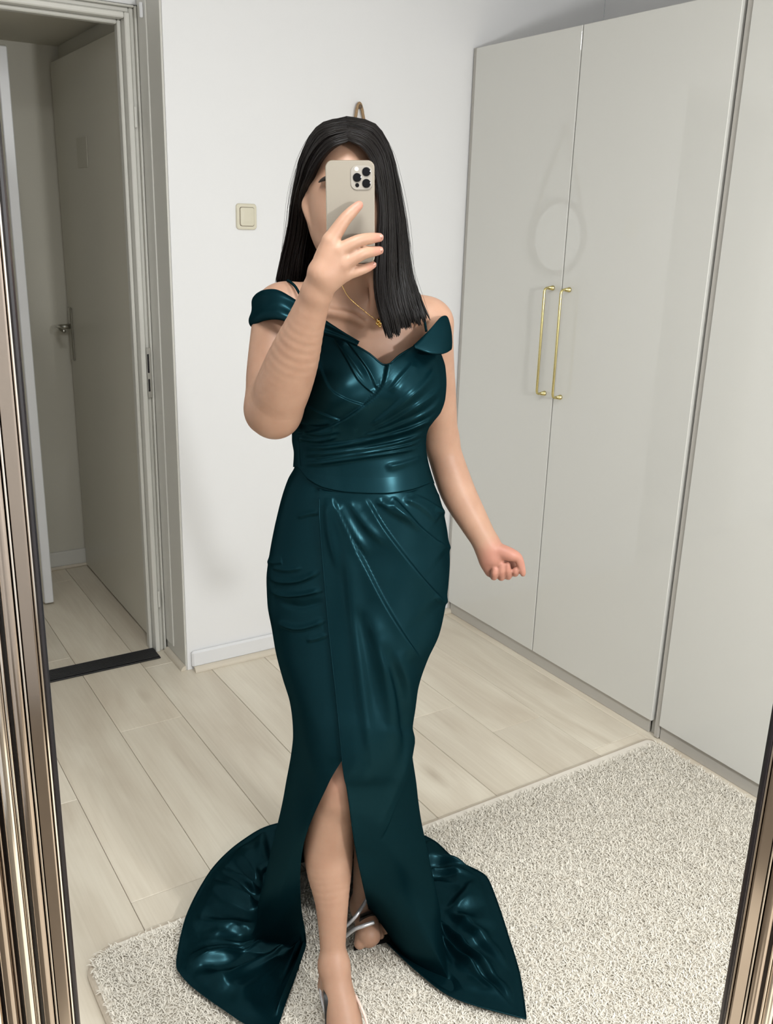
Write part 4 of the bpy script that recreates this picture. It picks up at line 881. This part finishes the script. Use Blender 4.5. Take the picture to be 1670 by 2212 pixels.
# off-the-shoulder bands
def band(name, topc, botc, bulge, n=90, m=26, th_=0.0022, wav=1.0):
    A, B = spline([LU(*p) for p in topc], n), spline([LU(*p) for p in botc], n); f = np.linspace(0, 1, m)[None, :, None]
    Gd = A[:, None]*(1-f)+B[:, None]*f
    axc = (A+B).mean(axis=0)/2; cdir = Gd-axc[None, None]; cdir[..., 2] = 0
    tang = np.gradient((A+B)/2, axis=0); nrm = np.cross(tang, (B-A)); nrm /= np.linalg.norm(nrm, axis=1)[:, None]+1e-9
    if (nrm[n//3, 1] > 0): nrm = -nrm
    ff = f[0, :, 0]; prof = np.sin(ff*math.pi)**0.6*bulge+wav*0.0022*np.sin(ff*9.0)
    Gd = Gd+nrm[:, None]*prof[None, :, None]+nrm[:, None]*(wav*0.0016*np.sin(np.linspace(0, 26, n)))[:, None, None]*np.sin(ff*math.pi)[None, :, None]
    back = Gd-nrm[:, None]*th_; ring_ = np.concatenate([Gd, back[:, ::-1], Gd[:, :1]], 1)
    o = link(name, grid_mesh(name, WORLD(ring_)), 'satin', gown, True); return o
band('sleeve_band', [(778, 738, 1.488), (735, 712, 1.500), (690, 682, 1.520), (640, 648, 1.540), (600, 626, 1.556), (570, 626, 1.580), (556, 634, 1.615), (575, 634, 1.655), (640, 660, 1.680)],
     [(772, 748, 1.486), (730, 732, 1.494), (686, 720, 1.508), (640, 702, 1.516), (600, 690, 1.522), (565, 694, 1.548), (543, 706, 1.600), (570, 700, 1.660), (650, 712, 1.675)], 0.006)
band('sleeve_band', [(893, 746, 1.500), (925, 715, 1.518), (952, 686, 1.543), (964, 682, 1.568), (969, 690, 1.60), (960, 696, 1.64), (900, 702, 1.672)],
     [(897, 752, 1.493), (930, 763, 1.497), (958, 764, 1.512), (973, 757, 1.545), (975, 752, 1.60), (962, 748, 1.645), (900, 745, 1.672)], 0.003, wav=0.0)
tube('shoulder_strap', WORLD(spline([LU(921, 716, 1.530), (LU(917, 690, 1.540)), LU(911, 655, 1.557), LU(904, 634, 1.580), LU(890, 632, 1.62)], 24)), 0.0023, 'satin', gown, 6)
tube('shoulder_strap', WORLD(spline([LU(668, 672, 1.530), LU(650, 640, 1.548), LU(637, 618, 1.568), LU(622, 606, 1.60), LU(625, 615, 1.64)], 24)), 0.0023, 'satin', gown, 6)

# necklace
nk = tube('necklace', WORLD(spline([LU(735, 608, 1.543), LU(752, 640, 1.538), LU(782, 668, 1.526), LU(808, 688, 1.520), (LU(818, 696, 1.517)), LU(838, 684, 1.522), LU(858, 660, 1.536)], 40)), 0.0007, 'gold', person, 6)
def ball_at(name, c, r, mat, parent, n=10, m=8):
    V = [c+r*np.array([math.sin(math.pi*i/m)*math.cos(2*math.pi*k/n), math.sin(math.pi*i/m)*math.sin(2*math.pi*k/n), math.cos(math.pi*i/m)]) for i in range(m+1) for k in range(n)]
    F = [(i*n+k, i*n+(k+1) % n, (i+1)*n+(k+1) % n, (i+1)*n+k) for i in range(m) for k in range(n)]
    return link(name, mesh_from(name, V, F), mat, parent, True)
for (x, y, r) in ((817, 692, 0.0030), (822, 697, 0.0034), (815, 699, 0.0030), (820, 704, 0.0026)): ball_at('pendant', WORLD(LU(x, y, 1.514)), r, 'gold', nk)

# sandals
def sandal(name, soles, straps, label):
    root = None
    A = np.array([LF(*p) if len(p) == 3 else p[3] for p in soles[0]]); Bp = np.array([LF(*p) for p in soles[1]])
    A, Bp = spline(A, 24), spline(Bp, 24); dn = np.array([0, 0, -0.010]); ring_ = np.stack([A, Bp, Bp+dn, A+dn, A], 1)
    root = link(name, grid_mesh(name, WORLD(ring_)), 'sole', person, False)
    for s_, mt, r in straps: tube('strap', WORLD(spline([LU(*p) for p in s_], 20)), r, mt, root, 6)
    tag(root, label); return root
sandal('sandal', ([(764, 2046, 0.046), (772, 2010, 0.052), (776, 1990, 0.085), (778, 1975, 0.11)], [(842, 2026, 0.046), (836, 1996, 0.052), (815, 1978, 0.085), (806, 1965, 0.11)]),
    [([(748, 2000, 1.575), (768, 1980, 1.570), (785, 1955, 1.590), (794, 1940, 1.60)], 'glitter', 0.0040), ([(748, 2022, 1.578), (765, 2008, 1.563), (785, 2000, 1.560), (808, 1992, 1.570)], 'glitter', 0.0042)], 'black sandal with silver straps')
sandal('sandal', ([(715, 2330, 0.044), (705, 2240, 0.060), (700, 2160, 0.12), (698, 2130, 0.125)], [(800, 2330, 0.044), (795, 2240, 0.060), (748, 2160, 0.12), (735, 2130, 0.125)]),
    [([(694, 2090, 1.425), (693, 2130, 1.415), (698, 2165, 1.385), (708, 2195, 1.352), (722, 2213, 1.325)], 'glitter', 0.0042), ([(768, 2150, 1.372), (780, 2175, 1.350), (790, 2200, 1.335), (796, 2225, 1.32)], 'clear', 0.0028)], 'silver strapped heeled sandal')

# ---------------------------------------------------------------- phone in the hand
pc = at_d(757, 460, 1.4185); nrm = CAMP-pc; nrm /= np.linalg.norm(nrm); rt_ = CR-nrm*(CR @ nrm); rt_ /= np.linalg.norm(rt_); up_ = np.cross(nrm, rt_)
sc_ = FPX/((pc-CAMP) @ FW3)
PM = Matrix(((rt_[0], up_[0], nrm[0], pc[0]), (rt_[1], up_[1], nrm[1], pc[1]), (rt_[2], up_[2], nrm[2], pc[2]), (0, 0, 0, 1)))
phone = empty('phone'); phone.matrix_world = PM @ Matrix.Rotation(math.radians(3), 4, 'X')
def rr(name, w, h, r, z0, z1, bev, mat, parent, cx=0, cy=0):
    pts = []
    for (x, y, a0) in ((w/2-r, h/2-r, 0), (-w/2+r, h/2-r, 90), (-w/2+r, -h/2+r, 180), (w/2-r, -h/2+r, 270)):
        for a in np.linspace(a0, a0+90, 9): pts.append((x+r*math.cos(math.radians(a)), y+r*math.sin(math.radians(a))))
    pts = np.array(pts); n = len(pts); L_ = []
    for (s, z) in ((bev, z0), (0, z0+bev), (0, z1-bev), (bev, z1)):
        q = pts*np.array([(w-2*s)/w, (h-2*s)/h]); L_.append(np.c_[q[:, 0]+cx, q[:, 1]+cy, np.full(n, z)])
    V = np.concatenate(L_); F = [(i*n+k, i*n+(k+1) % n, (i+1)*n+(k+1) % n, (i+1)*n+k) for i in range(3) for k in range(n)]+[tuple(range(n))[::-1], tuple(3*n+k for k in range(n))]
    return link(name, mesh_from(name, V, F), mat, parent)
pw, phh = 104.5/sc_, 213.5/sc_
rr('side_frame', pw, phh, 15/sc_, -0.0072, 0.0, 0.0006, 'ph_frame', phone)
rr('back_panel', pw-0.0018, phh-0.0018, 14.3/sc_, 0.00005, 0.0007, 0.0003, 'ph_back', phone)
rr('screen', pw-0.003, phh-0.003, 14/sc_, -0.0076, -0.0073, 0.0001, 'screen', phone)
loc = lambda x, y: ((x-757)/sc_, -(y-460)/sc_)
bx_, by_ = loc(781.5, 388.5); bmp = rr('camera_bump', 46/sc_, 48.5/sc_, 12.5/sc_, 0.0006, 0.0020, 0.0004, 'ph_bump', phone, bx_, by_)
def disc(name, x, y, r, z0, z1, mat, parent, seg=28):
    cx, cy = loc(x, y); V, F = tube_geo([(cx, cy, z0), (cx, cy, z1), (cx, cy, z1+0.0003)], [r/sc_, r/sc_, 0.86*r/sc_], seg); return link(name, mesh_from(name, V, F), mat, parent, False)
for (x, y) in ((791.9, 376.2), (772.2, 387.8), (791.9, 399.6)):
    ln_ = disc('lens', x, y, 9.0, 0.0019, 0.0032, 'lens', bmp)
disc('depth_sensor', 772.2, 403.3, 4.3, 0.0019, 0.0022, 'lens', bmp, 18); disc('flash', 771, 371.2, 4.6, 0.0019, 0.0022, 'cream_plastic', bmp, 18)
tag(phone, 'pale gold phone with three black camera lenses held up in front of the face', 'phone')
